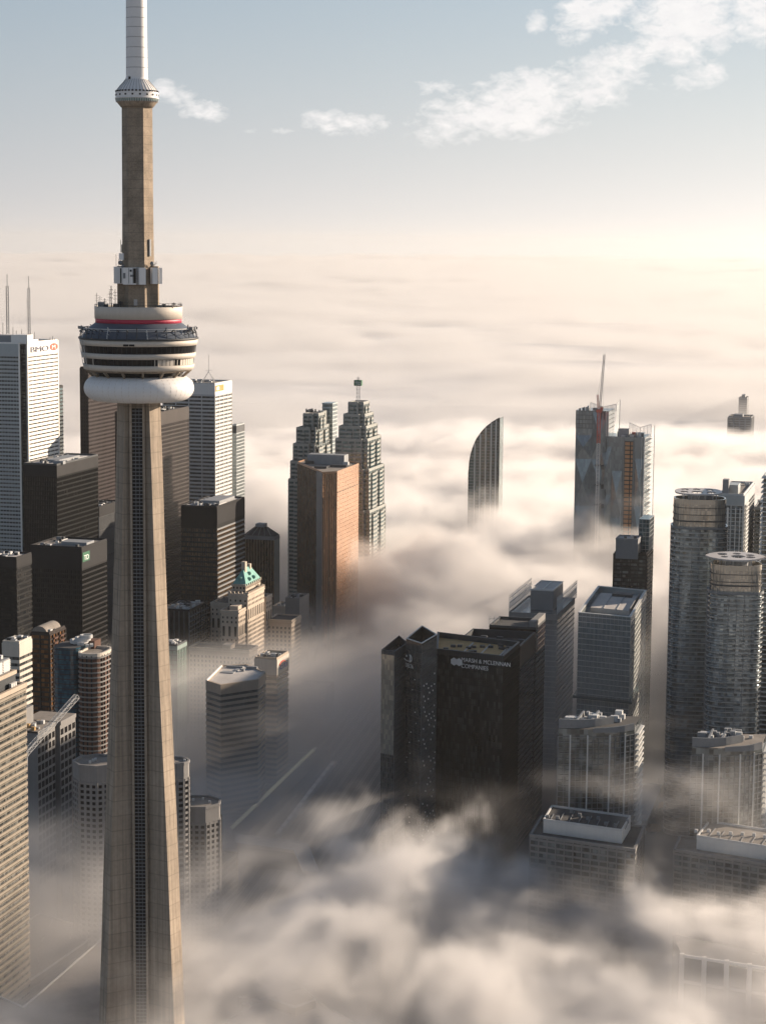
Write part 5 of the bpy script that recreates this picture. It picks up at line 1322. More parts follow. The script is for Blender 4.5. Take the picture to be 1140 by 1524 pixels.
for k in range(8): q = at(112 + R.uniform(0, 26), 962, 1268 + R.uniform(0, 12)); MB().box((q.x, q.y, zb_ - .5), (2, 2, R.uniform(1, 2.6)), .3).build('air_unit', 'silver_band', t)
# grey building with windows, rising from the fog, with roof tower
g = foot(40, 56, 108, 1092, 1120)
t = empty('office_block', 'grey stone block with paired windows, under the slanting crane boom', 'office building', (g[2].x, g[2].y, 0))
P, u, v, a, b = g[2:]; z = g[1]
poly = [xy(P), xy(sh(P, (u, b * .50))), xy(sh(P, (u, b * .5), (v, -26))), xy(sh(P, (v, -26)))]
poly2 = [xy(sh(P, (u, b * .55), (v, 2))), xy(sh(P, (u, b), (v, 2))), xy(sh(P, (u, b), (v, -20))), xy(sh(P, (u, b * .55), (v, -20)))]
MB().prism(poly, 0, z).build('wall', 'grey_precast', t); MB().prism(poly2, 0, z + 1).build('rear_wall', 'grey_precast', t)
for pp, n in ((poly, 5), (poly2, 4)):
    A_, B_ = Vector(pp[0]), Vector(pp[1]); 
    for r_ in range(17):
        for k in range(n): skin(A_.lerp(B_, (k + .16) / n), A_.lerp(B_, (k + .84) / n), z - 7 - 5 * r_, z - 3.6 - 5 * r_, .12, 'window_dark', 'window', t)
    skin(A_, B_, z - 1, z + 1.2, .5, 'grey_precast', 'cornice', t)
    m = MB(); m.face([(*p, z + 1.15) for p in pp]); m.build('roof', 'roof_gravel', t)
q = sh(P, (u, b * .2), (v, -16)); MB().box((q.x, q.y, z), (12, 15, 12), -TH).build('roof_tower', 'grey_precast', t)
for k in range(9): q = sh(P, (u, b * R.uniform(.02, .45)), (v, -R.uniform(2, 9))); MB().box((q.x, q.y, z + 1), (2, 2, R.uniform(1, 2.5)), -TH).build('air_unit', R.choice(['sunlit_gold', 'mech_grey', 'light_steel']), t)
# crane boom
cr = empty('mobile_crane', 'pale lattice crane boom slanting up across the grey stone block', 'crane', tuple(at(38, 1130, 1075)))
A, B = at(38, 1122, 1080), at(115, 1036, 1110)
MB().truss(tuple(A), tuple(B), 2.5, 3.6, .26).build('boom', 'light_steel', cr)
MB().box((A.x, A.y, A.z - 1.4), (3.4, 2.6, 2.4)).build('boom_foot', 'mid_steel', cr)
MB().box((A.x, A.y, 0), (2.4, 2.4, A.z - 1.4)).build('crane_mast', 'mid_steel', cr)
# pale polygonal towers
def ngon(cx_, cy_, r, n, rot=0): return [(cx_ + r * math.cos(2 * PI * k / n + rot), cy_ + r * math.sin(2 * PI * k / n + rot)) for k in range(n)]
def polyt(label, px, py, D, r, n, rot, mt, wm='window_dark', sc_=(1, 1)):
    c = at(px, py, D); pl = [(c.x + (x - c.x) * sc_[0], c.y + (y - c.y) * sc_[1]) for x, y in ngon(c.x, c.y, r, n, rot)]
    t = empty('apartment_tower', label, 'apartment building', (c.x, c.y, 0))
    MB().prism(pl, 0, c.z - 8, top=True).build('window_wall', wm, t); MB().prism(pl, c.z - 8, c.z).build('blank_top', mt, t)
    bands(t, offset(pl, 0), 0, c.z - 8, 3.0, 1.25, .45, mt, name='spandrel'); mullions(t, pl, 0, c.z - 7.8, 3.4, 1.3, .5, mt, name='pier')
    MB().ring(offset(pl, .4), offset(pl, -.7), c.z - .3, c.z + 1.2, inside=True).build('parapet', mt, t); m = MB(); m.face([(*p, c.z + .06) for p in offset(pl, -.7)]); m.build('roof', 'roof_gravel', t)
    for k in range(3): MB().box((c.x + R.uniform(-6, 6), c.y + R.uniform(-6, 6), c.z), (1.2, 1.2, 1.4)).build('vent', 'light_steel', t)
    return t
polyt('eight sided pale apartment tower left of the shaft, fading into fog', 146, 1134, 1060, 13.0, 8, .1, 'grey_precast')  # shade on these polygonal towers is put into a darker precast
polyt('round ribbed apartment tower just right of the shaft with dark roof', 262, 1134, 1075, 7.2, 12, .2, 'grey_precast')
polyt('lower buff apartment block stepping down to the right, deep in fog', 296, 1195, 1090, 12.5, 8, .39, 'grey_precast')
# black block with vertical stripes, and glass cube
t = tower('office_block', 'black block with pale vertical fins, between the shaft and the copper roofed hotel', foot(238, 282, 311, 910, 1640), gl='glass_black', band='black_lighter', pitch=30, bh=1.0, bay=4.2, mull='mid_steel', mw=.45, mout=.6, roof='roof_gravel', units=12, cat='office building', seed=15, faces=[3])
g = foot(238, 282, 311, 910, 1640); A_, B_ = Vector(g[0][0]), Vector(g[0][1])
p = face_band(A_, B_, g[1] - 5, .9, .6, 'grey_granite', 'side_band', t); copies(p, [(0, 0, -4 * k) for k in range(1, 14)])
for k in range(8): q = A_.lerp(B_, (k + .1) / 8); MB().box((q.x, q.y, g[1] - 60), (.5, .7, 59), -TH).build('side_pier', 'grey_granite', t)
t = tower('glass_pavilion', 'small green glass cube beside the shaft, catching light on its corner', foot(236, 264, 278, 962, 1500), gl='glass_green', band='dark_steel', pitch=3.6, bh=.5, bout=.25, bay=3.4, mull='dark_steel', mw=.4, mout=.35, roof='roof_dark', units=6, cat='office building', seed=16, crown=3, crown_mat='green_grey')

# ------------------------------------------------------------------ grand hotel with copper roof
D0 = 1640
hb = empty('grand_hotel', 'limestone chateau hotel with green copper roof, sunlit on its right side', 'hotel', (at(370, 900, D0)[0], D0, 0))
def winwall(t, A_, B_, z0, z1, pitch, bay, ww, wh, skip=0, mt='window_dark', name='windows'):
    A_, B_ = Vector(A_), Vector(B_); L = (B_ - A_).length; e = (B_ - A_).normalized(); nn = Vector((e.y, -e.x)); n = max(1, int(L / bay)); mb = MB(); z = z1
    while z > z0 + wh:
        for k in range(n):
            c = A_ + e * L * (k + .5) / n + nn * .05; mb.box((c.x, c.y, z - wh), (ww, .18, wh), math.atan2(e.y, e.x))
        z -= pitch
    return mb.build(name, mt, t, kind='stuff')
def wing(t, xl, xc, xr, y, D, depth=None, arch=True, crown=True, name='wing'):
    P = at(xc, y, D); a = reach(P, -V, xl); b = depth or reach(P, U, xr)
    pl = [xy(P), xy(sh(P, (U, b))), xy(sh(P, (U, b), (V, -a))), xy(sh(P, (V, -a)))]
    MB().prism(pl, 0, P.z).build(name, 'limestone', t); z = P.z
    for i in (3, 0): 
        A_, B_ = pl[i], pl[(i + 1) % 4]
        winwall(t, A_, B_, 0, z - (22 if arch else 5), 3.6, 3.1, 1.25, 1.9)
        if arch:
            Av, Bv = Vector(A_), Vector(B_); L = (Bv - Av).length; n = max(2, int(L / 4.4))
            for k in range(n):
                f = (k + .5) / n; skin(Av.lerp(Bv, f - .9 / L), Av.lerp(Bv, f + .9 / L), z - 20, z - 12, .12, 'window_dark', 'arched_window', t)
            winwall(t, A_, B_, z - 10, z - 4, 3.6, 3.4, 1.2, 1.7)
            skin(Av, Bv, z - 22.2, z - 21.4, .5, 'limestone', 'string_course', t)
        skin(A_, B_, z - 1.6, z - .6, .7, 'limestone', 'cornice', t)
    m = MB(); m.face([(*p, z + .05) for p in pl]); m.build('roof', 'roof_dark', t)
    cr_ = MB().ring(offset(pl, .3), offset(pl, -.6), z - .4, z + 1.1, inside=True).build('parapet', 'limestone', t)
    if crown:
        mb = MB()
        for i in range(4):
            Av, Bv = Vector(pl[i]), Vector(pl[(i + 1) % 4]); L = (Bv - Av).length; n = int(L / 3)
            for k in range(n): q = Av.lerp(Bv, (k + .5) / n); mb.box((q.x, q.y, z + 1.1), (1.2, 1.2, 1.4), -TH)
        mb.build('battlement', 'limestone', t, kind='stuff')
    return pl, z, P, a, b
w1 = wing(hb, 340, 369, 393.5, 886, 1640)
w2 = wing(hb, 329, 355, 372, 911, 1622, crown=False)
w3 = wing(hb, 314, 345, 352, 900, 1668, depth=30, crown=False)
w4 = wing(hb, 372, 396, 405, 890, 1700, crown=False)
w5 = wing(hb, 282, 371, 384, 970, 1590, arch=False, crown=False, name='low_wing')
w6 = wing(hb, 398, 434, 448, 925, 1700, arch=False, crown=False, name='east_wing')
# central attic and copper roof
P = at(366, 884, 1655); a = reach(P, -V, 346); b = reach(P, U, 388); zt = at(366, 872, 1655).z
cen = [xy(P), xy(sh(P, (U, b))), xy(sh(P, (U, b), (V, -a))), xy(sh(P, (V, -a)))]
MB().prism(cen, P.z - 6, zt).build('attic', 'limestone', hb)
for i in (3, 0): winwall(hb, cen[i], cen[(i + 1) % 4], P.z - 3, zt - 1, 3.4, 2.8, 1.2, 1.8)
cc = [Vector(p) for p in offset(cen, .6)]; mid0 = (cc[0] + cc[3]) / 2; mid1 = (cc[1] + cc[2]) / 2; cz_ = at(366, 846, 1668).z
r0, r1 = mid0.lerp(mid1, .28), mid0.lerp(mid1, .72)
def tri(pts_, nm): m = MB(); m.face([(p[0], p[1], p[2]) for p in pts_]); m.build(nm, 'copper_green', hb)
tri([(*cc[3], zt), (*cc[0], zt), (*r0, cz_)], 'roof_slope'); tri([(*cc[0], zt), (*cc[1], zt), (*r1, cz_), (*r0, cz_)], 'roof_slope'); tri([(*cc[1], zt), (*cc[2], zt), (*r1, cz_)], 'roof_slope'); tri([(*cc[2], zt), (*cc[3], zt), (*r0, cz_), (*r1, cz_)], 'roof_slope')
q = r0.lerp(r1, .15); zt2 = at(366, 836, 1668).z; MB().box((q.x, q.y, zt + 3), (3.2, 4.5, zt2 - zt - 3), -TH).build('chimney', 'limestone', hb)
q = r0.lerp(r1, .9); MB().box((q.x, q.y, zt + 3), (2.6, 3, cz_ - zt - 1), -TH).build('chimney', 'limestone', hb)
for f, g_ in ((.3, .25), (.62, .25), (.45, .55)):
    q = cc[0].lerp(cc[1], f); s_ = r0.lerp(r1, f); c_ = q.lerp(s_, g_); MB().box((c_.x, c_.y, zt + (cz_ - zt) * g_ - .6), (2.2, 2, 2.8), -TH).build('dormer', 'copper_green', hb); MB().box((c_.x + 1.1, c_.y - .3, zt + (cz_ - zt) * g_ - .2), (.3, 1.2, 1.8), -TH).build('dormer_window', 'window_dark', hb)
q = cc[3].lerp(cc[0], .5).lerp(r0, .35); MB().box((q.x, q.y, zt + 2.5), (2.2, 2, 4), -TH).build('dormer', 'copper_green', hb)
for c_, n in ((cc, 8),):
    for i in range(4):
        for k in range(n):
            p_ = c_[i].lerp(c_[(i + 1) % 4], (k + .5) / n); MB().box((p_.x, p_.y, zt - .5), (1, 1, 1.8), -TH).build('merlon', 'limestone', hb)
for pl_ in (w2, w5): q = Vector(pl_[0][0]).lerp(Vector(pl_[0][2]), .4); MB().box((q.x, q.y, pl_[1]), (7, 10, 3.5), -TH).build('roof_house', 'limestone', hb)
# hexagonal office and its sign slab
hzz = at(330, 1020, 1350).z
gp = [at_z(x, y, hzz) for x, y in ((307.5, 1014), (329, 1020.5), (384, 1012.5), (395, 1001.5), (368, 990), (330, 991.5))]
poly = [xy(p) for p in gp]
hx = empty('hexagonal_office', 'pale flat topped hexagonal office, half dissolved in fog', 'office building', (gp[0].x, gp[0].y, 0))
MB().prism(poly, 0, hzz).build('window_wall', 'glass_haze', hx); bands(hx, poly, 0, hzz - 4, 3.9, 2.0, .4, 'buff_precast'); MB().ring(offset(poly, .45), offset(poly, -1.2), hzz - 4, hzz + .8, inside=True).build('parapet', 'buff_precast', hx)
m = MB(); m.face([(*p, hzz + .05) for p in offset(poly, -1.2)]); m.build('roof', 'roof_pale', hx)
for x, y, w_, d_, h_ in ((340, 1001, 9, 6, .5), (356, 996, 3, 14, .5), (362, 999, 2, 2, 1.6), (375, 996, 8, 2, 2.0), (350, 994, 12, 2, 1.4)): q = at_z(x, y, hzz); MB().box((q.x, q.y, hzz + .05), (w_, d_, h_), -TH).build('roof_unit', 'mech_grey', hx)
MB().bar(tuple(at_z(308, 1012.5, hzz + 1.5)), tuple(at_z(330, 990.5, hzz + 1.5)), .9).build('coping', 'white_marble', hx)
t = tower('bank_office', 'pale slab with small round corner logo, right behind the hexagonal office', foot(380, 412, 429, 982, 1440), gl='glass_haze', band='buff_precast', pitch=3.9, bh=2.0, bout=.4, roof='roof_gravel', units=5, crown=11, crown_mat='pale_precast', cat='office building', seed=18)
g = foot(380, 412, 429, 982, 1440); q = sh(g[2], (V, .7), (U, g[6] * .18)); text(t, 'citi', (q.x, q.y, g[1] - 8.5), 6.5, AR, 'letter_blue', .08, 'sign_letters', sx=2.4)
q = sh(g[2], (V, .8), (U, g[6] * .42)); m = MB(); pr = None
for k in range(9):
    a_ = math.radians(20 + 140 * k / 8); p = (q.x + U.x * 7.5 * math.cos(a_), q.y + U.y * 7.5 * math.cos(a_), g[1] - 5.6 + 2.6 * math.sin(a_))
    if pr: m.bar(pr, p, .6)
    pr = p
m.build('logo_arc', 'logo_red', t)
# low stone buildings lost in the fog beyond the hotel
t = tower('stone_block', 'low stone block behind the hotel, nearly lost in fog', foot(406, 428, 440, 905, 1790), gl='limestone', band='limestone', pitch=6, bh=.8, roof='roof_dark', units=5, cat='office building', seed=19)
t = tower('stone_block', 'fog wrapped low roof at the foot of the gold mirrored tower', foot(425, 446, 460, 893, 1760), gl='grey_precast', band='grey_precast', pitch=6, bh=.8, roof='roof_gravel', units=7, cat='office building', seed=20)
# far tower tops in the fog sea
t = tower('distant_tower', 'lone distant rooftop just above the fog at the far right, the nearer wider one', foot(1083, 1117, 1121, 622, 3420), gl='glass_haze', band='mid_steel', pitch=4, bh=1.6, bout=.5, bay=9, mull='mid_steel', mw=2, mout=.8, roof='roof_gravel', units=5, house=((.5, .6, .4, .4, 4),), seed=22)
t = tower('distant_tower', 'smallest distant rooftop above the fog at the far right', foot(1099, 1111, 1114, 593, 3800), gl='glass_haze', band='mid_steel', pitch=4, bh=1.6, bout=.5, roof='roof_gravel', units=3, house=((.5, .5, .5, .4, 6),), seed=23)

# ------------------------------------------------------------------ ground: streets, rail corridor, low roofs
def sheet(name, pts_, z, mat, kind='structure', **k):
    m = MB(); m.face([(p[0], p[1], z) for p in pts_]); o = m.build(name, mat, None); o['kind'] = kind
    for a_, b_ in k.items(): o[a_] = b_
    return o
sheet('ground', [(-30000, -3000), (30000, -3000), (30000, 52000), (-30000, 52000)], 0, 'ground_mix')
def strip(c, d, L, w, z, name, mat, h=None):
    """c = centre, d = unit direction, L x w"""
    d = Vector((d.x, d.y)); n_ = Vector((-d.y, d.x)); c = Vector(c[:2])
    pl = [xy(c - d * L / 2 - n_ * w / 2), xy(c + d * L / 2 - n_ * w / 2), xy(c + d * L / 2 + n_ * w / 2), xy(c - d * L / 2 + n_ * w / 2)]
    if poly_area(pl) < 0: pl.reverse()
    m = MB()
    if h: m.prism(pl, z, z + h)
    else: m.face([(*p, z) for p in pl])
    o = m.build(name, mat, None); return o
def poly_area(p): return sum(p[i - 1][0] * p[i][1] - p[i][0] * p[i - 1][1] for i in range(len(p))) / 2
G0 = at_z(500, 1180, 0)
for k, (off, w) in enumerate(((-330, 16), (-240, 14), (-40, 20), (150, 18), (250, 14), (340, 16))):
    o = strip(sh(G0, (V, off)), U, 1500, w, .12, 'road', 'asphalt'); o['kind'] = 'structure'
for k, (off, w) in enumerate(((-380, 16), (-230, 20), (-60, 16), (330, 16), (480, 16), (620, 16))):
    o = strip(sh(G0, (U, off)), V, 1500, w, .16, 'road', 'asphalt'); o['kind'] = 'structure'
# rail corridor running with the camera direction across the middle
c = sh(G0, (U, 60), (V, 30)); o = strip(c, (at_z(700, 1060, 0) - at_z(300, 1300, 0)).normalized(), 900, 120, .2, 'rail_bed', 'ballast'); o['kind'] = 'structure'
RD = (at_z(497, 1132, 0) - at_z(412, 1245, 0)).normalized(); RN = Vector((-RD.y, RD.x, 0))
tr_ = empty('railway_track', 'parallel railway tracks crossing the dark gap in the fog', 'railway tracks', (c.x, c.y, 0)); 
for k in range(14):
    q = sh(G0, (RN, -55 + 7.0 * k))
    for s_ in (-.75, .75): p = q + RN * s_; A_, B_ = p - RD * 330, p + RD * 330; MB().bar((A_.x, A_.y, .42), (B_.x, B_.y, .42), .3, .25).build('rail', 'rail_steel', tr_)
# train with pale roof
for (x0, y0), (x1, y1), w, nm, lb, cnt in ((((412, 1243), (497, 1133), 3.4, 'train', 'long pale roofed train on the tracks in the gap in the fog', 12)),
                                          (((386, 1214), (414, 1184), 3.0, 'train', 'short pale train parked beside the lit shed', 3))):
    A_, B_ = at_z(x0, y0, 4), at_z(x1, y1, 4); tn = empty(nm, lb, 'train', (A_.x, A_.y, 0)); d = (B_ - A_); L = d.length; d.normalize()
    for k in range(cnt):
        p = A_.lerp(B_, (k + .5) / cnt); MB().box((p.x, p.y, .8), (L / cnt - 1.2, w, 3.6), math.atan2(d.y, d.x)).build('carriage', 'light_steel', tn)
        MB().box((p.x, p.y, 4.41), (L / cnt - 4, w * .8, .4), math.atan2(d.y, d.x)).build('carriage_roof', 'white_marble', tn)
# train shed: long roof with glazed lit ridge
A_, B_ = at_z(345, 1232, 9), at_z(470, 1112, 9); d = (B_ - A_); L = d.length; d.normalize(); n_ = Vector((-d.y, d.x, 0)); c = (A_ + B_) / 2
ts = empty('train_shed', 'long dark train shed roof with pale green glowing skylight strip', 'train shed', (c.x, c.y, 0))
MB().box((c.x + n_.x * 6, c.y + n_.y * 6, 0), (L, 12, 7.5), math.atan2(d.y, d.x)).build('shed_roof', 'roof_dark', ts)
MB().box((c.x - n_.x * 6, c.y - n_.y * 6, 0), (L, 11, 7.2), math.atan2(d.y, d.x)).build('shed_roof', 'roof_dark', ts)
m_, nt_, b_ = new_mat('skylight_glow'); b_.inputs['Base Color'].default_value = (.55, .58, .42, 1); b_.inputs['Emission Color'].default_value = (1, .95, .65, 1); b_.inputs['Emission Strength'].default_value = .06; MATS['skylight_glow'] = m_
for k in range(60):
    p = A_.lerp(B_, (k + .5) / 60); MB().box((p.x, p.y, 8), (L / 60 * .5, 2.2, 1.6), math.atan2(d.y, d.x)).build('skylight_pane', 'skylight_glow' if k < 58 else 'roof_pale', ts)
for k in range(24):
    p = A_.lerp(B_, (k + .5) / 24) + n_ * 6; MB().box((p.x, p.y, 7.5), (.6, 11.4, .5), math.atan2(d.y, d.x)).build('roof_rib', 'mech_grey', ts)
# L-shaped walkway roof and small structures
def slab_px(label, cat, pts_, z, mat, name='walkway_roof', th_=1.6):
    gp = [at_z(x, y, z) for x, y in pts_]; pl = [xy(p) for p in gp]
    if poly_area(pl) < 0: pl.reverse()
    t = empty(name, label, cat, (pl[0][0], pl[0][1], 0)); MB().prism(pl, z - th_, z).build('deck', mat, t)
    MB().prism(offset(pl, -1.5), 0, z - th_ - .02, top=False).build('support_wall', 'grey_precast', t)
    MB().ring(offset(pl, .25), offset(pl, -.4), z - .1, z + .7, inside=True).build('edge_kerb', 'light_steel', t); return t
slab_px('bent pale walkway roof emerging from fog below the tracks', 'walkway', ((352, 1242), (458, 1256), (474, 1296), (452, 1298), (438, 1266), (350, 1255)), 14, 'roof_pale')
slab_px('pale sloping roof wedge in the bottom left corner beside the shaft', 'building', ((0, 1484), (36, 1500), (150, 1400), (190, 1395), (190, 1560), (-40, 1560)), 34, 'sunlit_gold' if False else 'roof_gravel', 'stadium_roof', 5)
slab_px('dark flat roof above the pale wedge at the lower left', 'building', ((-60, 1440), (20, 1478), (150, 1388), (60, 1360)), 22, 'roof_dark', 'low_building', 4)
slab_px('long pale angled roof at the bottom, right of the shaft', 'building', ((330, 1524), (400, 1484), (470, 1490), (560, 1540), (420, 1600)), 26, 'roof_pale', 'low_building', 4)
slab_px('flat roof with fine ribs behind the angled roof at the bottom', 'building', ((400, 1486), (450, 1470), (470, 1488), (440, 1500)), 30, 'roof_gravel', 'low_building', 4)
for k, (x, y) in enumerate(((362, 1490), (380, 1492), (366, 1500))): 
    q = at_z(x, y, 26)
    MB().box((q.x, q.y, 20), (3.5, 3, 8), .4).build('roof_plant', 'roof_pale', None)
    o = C.objects[-1]; o['label'] = ('white roof plant box at the left tip of the angled roof', 'white roof plant box in the middle of the angled roof tip', 'white roof plant box nearest the bottom edge')[k]; o['category'] = 'roof plant'; o['group'] = 'plant boxes on the angled roof'
# framed canopy, round plaza rings, park poles
fr = empty('canopy_frame', 'small white square steel frame at the bottom, right of centre', 'canopy', tuple(at_z(745, 1470, 0)))
def fpoly(pts_, z, w, nm, t, mat='light_steel', close=True):
    gp = [at_z(x, y, z) for x, y in pts_]; m = MB()
    for k in range(len(gp) - (0 if close else 1)): m.bar(gp[k], gp[(k + 1) % len(gp)], w)
    for p in gp: m.bar((p.x, p.y, 0), p, w * .7)
    return m.build(nm, mat, t)
fpoly(((736, 1457), (758, 1459), (762, 1476), (750, 1474)), 12, .55, 'frame', fr); fpoly(((750, 1464), (762, 1466), (757, 1476), (747, 1474)), 9, .5, 'frame', fr); fpoly(((737, 1457), (727, 1484)), 12, .55, 'frame_leg', fr, close=False)
q = at_z(470, 1455, 0)
pz = empty('round_plaza', 'faint pale curved terraces of a round plaza under thin fog at the bottom', 'plaza', (q.x, q.y, 0))
for k, r_ in enumerate((10, 16, 23, 31)): MB().ring(ellipse((q.x, q.y), r_ + 1.2, r_ + 1.2, 0, 40), ellipse((q.x, q.y), r_, r_, 0, 40), .2, 1.5 + .6 * k, inside=True).build('terrace_ring', 'pavement', pz)
for k in range(9):
    p = at_z(548 + 9 * k + R.uniform(-3, 3), 1500 + R.uniform(-8, 14), 0); pp_ = MB().bar((p.x, p.y, 0), (p.x, p.y, R.uniform(9, 14)), .45).build('plaza_pole', 'light_steel', None)
    pp_['label'] = 'slim pale pole in the cluster of poles at the bottom centre'; pp_['category'] = 'pole'; pp_['group'] = 'poles at the bottom centre'
for k in range(6):
    p = at_z(440 + 6 * k, 1425 + R.uniform(-3, 3), 0); pp_ = MB().bar((p.x, p.y, 0), (p.x, p.y, R.uniform(12, 17)), .4).build('plaza_pole', 'light_steel', None)
    pp_['label'] = 'slim pale pole in the row above the round plaza'; pp_['category'] = 'pole'; pp_['group'] = 'poles above the round plaza'
# white frame building showing through the fog at lower right
wf = empty('framed_building', 'ghostly building with big square white frames, in fog at lower right', 'building', tuple(at_z(1060, 1400, 0)))
c0, c1 = at(1015, 1400, 905), at(1150, 1420, 880)
d = c1 - c0; d.z = 0; d.normalize()
for k in range(5): p = c0.lerp(c1, k / 4); MB().box((p.x, p.y, 0), (2, 2, p.z - 6), 0).build('frame_post', 'white_marble', wf)
for h in (-7, -19, -31): MB().bar((c0.x, c0.y, c0.z + h), (c1.x, c1.y, c1.z + h), 1.2).build('frame_beam', 'white_marble', wf)
m = MB(); m.prism([(c0.x, c0.y + 1.5), (c1.x, c1.y + 1.5), (c1.x, c1.y + 30), (c0.x, c0.y + 30)], 0, c1.z - 10); m.build('wall', 'grey_precast', wf)
# street between the condominiums at right: long roof, autumn trees, lamp
slab_px('long grey roof running away between the two curved roof condominiums', 'building', ((940, 1222), (962, 1222), (985, 1168), (950, 1166)), 12, 'roof_pale', 'low_building', 3)
def tree(px, py, h, w, label, mat='foliage', grp=None):
    p = at_z(px, py, 0); t = empty('street_tree', label, 'tree', (p.x, p.y, 0), grp)
    MB().lathe([(.35, 0), (.22, h * .45), (.08, h * .7)], (p.x, p.y), 6).build('trunk', 'trunk_bark', t); m = MB(); r = random.Random(int(px * 7 + py))
    for k in range(420):
        a_, b_, q = r.uniform(0, 2 * PI), r.uniform(-1, 1), r.uniform(.45, 1) ** .5; s_ = math.sqrt(1 - b_ * b_)
        c = Vector((p.x + w * q * s_ * math.cos(a_) * r.uniform(.7, 1.15), p.y + w * q * s_ * math.sin(a_), h * .62 + h * .38 * b_ * q))
        d1 = Vector((r.uniform(-1, 1), r.uniform(-1, 1), r.uniform(-.5, 1))).normalized() * r.uniform(.3, .7); d2 = d1.cross(Vector((r.uniform(-1, 1), r.uniform(-1, 1), r.uniform(-1, 1)))).normalized() * r.uniform(.3, .6)
        m.face([c - d1, c - d2, c + d1, c + d2])
    m.build('crown', mat, t); return t
tree(985, 1212, 9, 3.2, 'single orange autumn tree in the street between the curved roof condominiums', 'autumn_foliage')
for k, (x, y) in enumerate(((942, 1240), (950, 1243), (958, 1241), (967, 1243), (974, 1244))):
    tree(x, y - 2, 7, 4.5, 'golden tree in the sunlit row beside the wide grey block', 'autumn_foliage', 'golden trees in a row')
for k in range(14):
    x, y = R.choice([(R.uniform(960, 1020), R.uniform(1180, 1250)), (R.uniform(320, 420), R.uniform(1090, 1130)), (R.uniform(560, 760), R.uniform(1380, 1500)), (R.uniform(900, 1100), R.uniform(1460, 1510))])
    tree(x, y, R.uniform(8, 12), R.uniform(3, 5), 'dark street tree under thin fog ' + ('between the right hand condominiums' if x > 955 and y < 1260 else 'beside the hexagonal office' if x < 430 else 'at the bottom centre' if x < 770 else 'at the bottom right'), 'foliage', 'dark street trees under the fog')
p = at_z(979, 1182, 0); lp = empty('street_lamp', 'curved pale street lamp beside the autumn tree', 'street lamp', (p.x, p.y, 0)); m = MB(); m.bar((p.x, p.y, 0), (p.x, p.y, 13), .35); m.bar((p.x, p.y, 13), (p.x + 3, p.y, 14.5), .3); m.build('pole', 'light_steel', lp); MB().box((p.x + 3.4, p.y, 14.3), (1.6, .6, .3)).build('lamp_head', 'light_steel', lp)
p = at_z(975, 1184, 0); o = MB().lathe([(4.0, 0.3), (4.0, 1.0), (3.4, 1.0), (0, .8)], (p.x, p.y), 24).build('round_planter', 'pavement', None); o['label'] = 'pale round disc planter on the dark street by the autumn tree'; o['category'] = 'planter'
# unseen towers added outside the frame only to shade the lower streets
for k, (x, y, h) in enumerate(((285, 1120, 150), (330, 1190, 165), (372, 1060, 140), (400, 1280, 170), (300, 1275, 150), (430, 1150, 160))):
    q = Vector((x, y, 0)); p4 = [xy(q), xy(q + U * 34), xy(q + U * 34 - V * 26), xy(q - V * 26)]
    tower('condominium_tower', 'added unseen tower outside the right edge, there to shade the streets', (p4, h), gl='glass_condo_dark', band='mid_steel', pitch=3.05, bh=.8, bout=.8, roof='roof_dark', units=3, seed=40 + k, single=False, group='added shade towers out of frame')
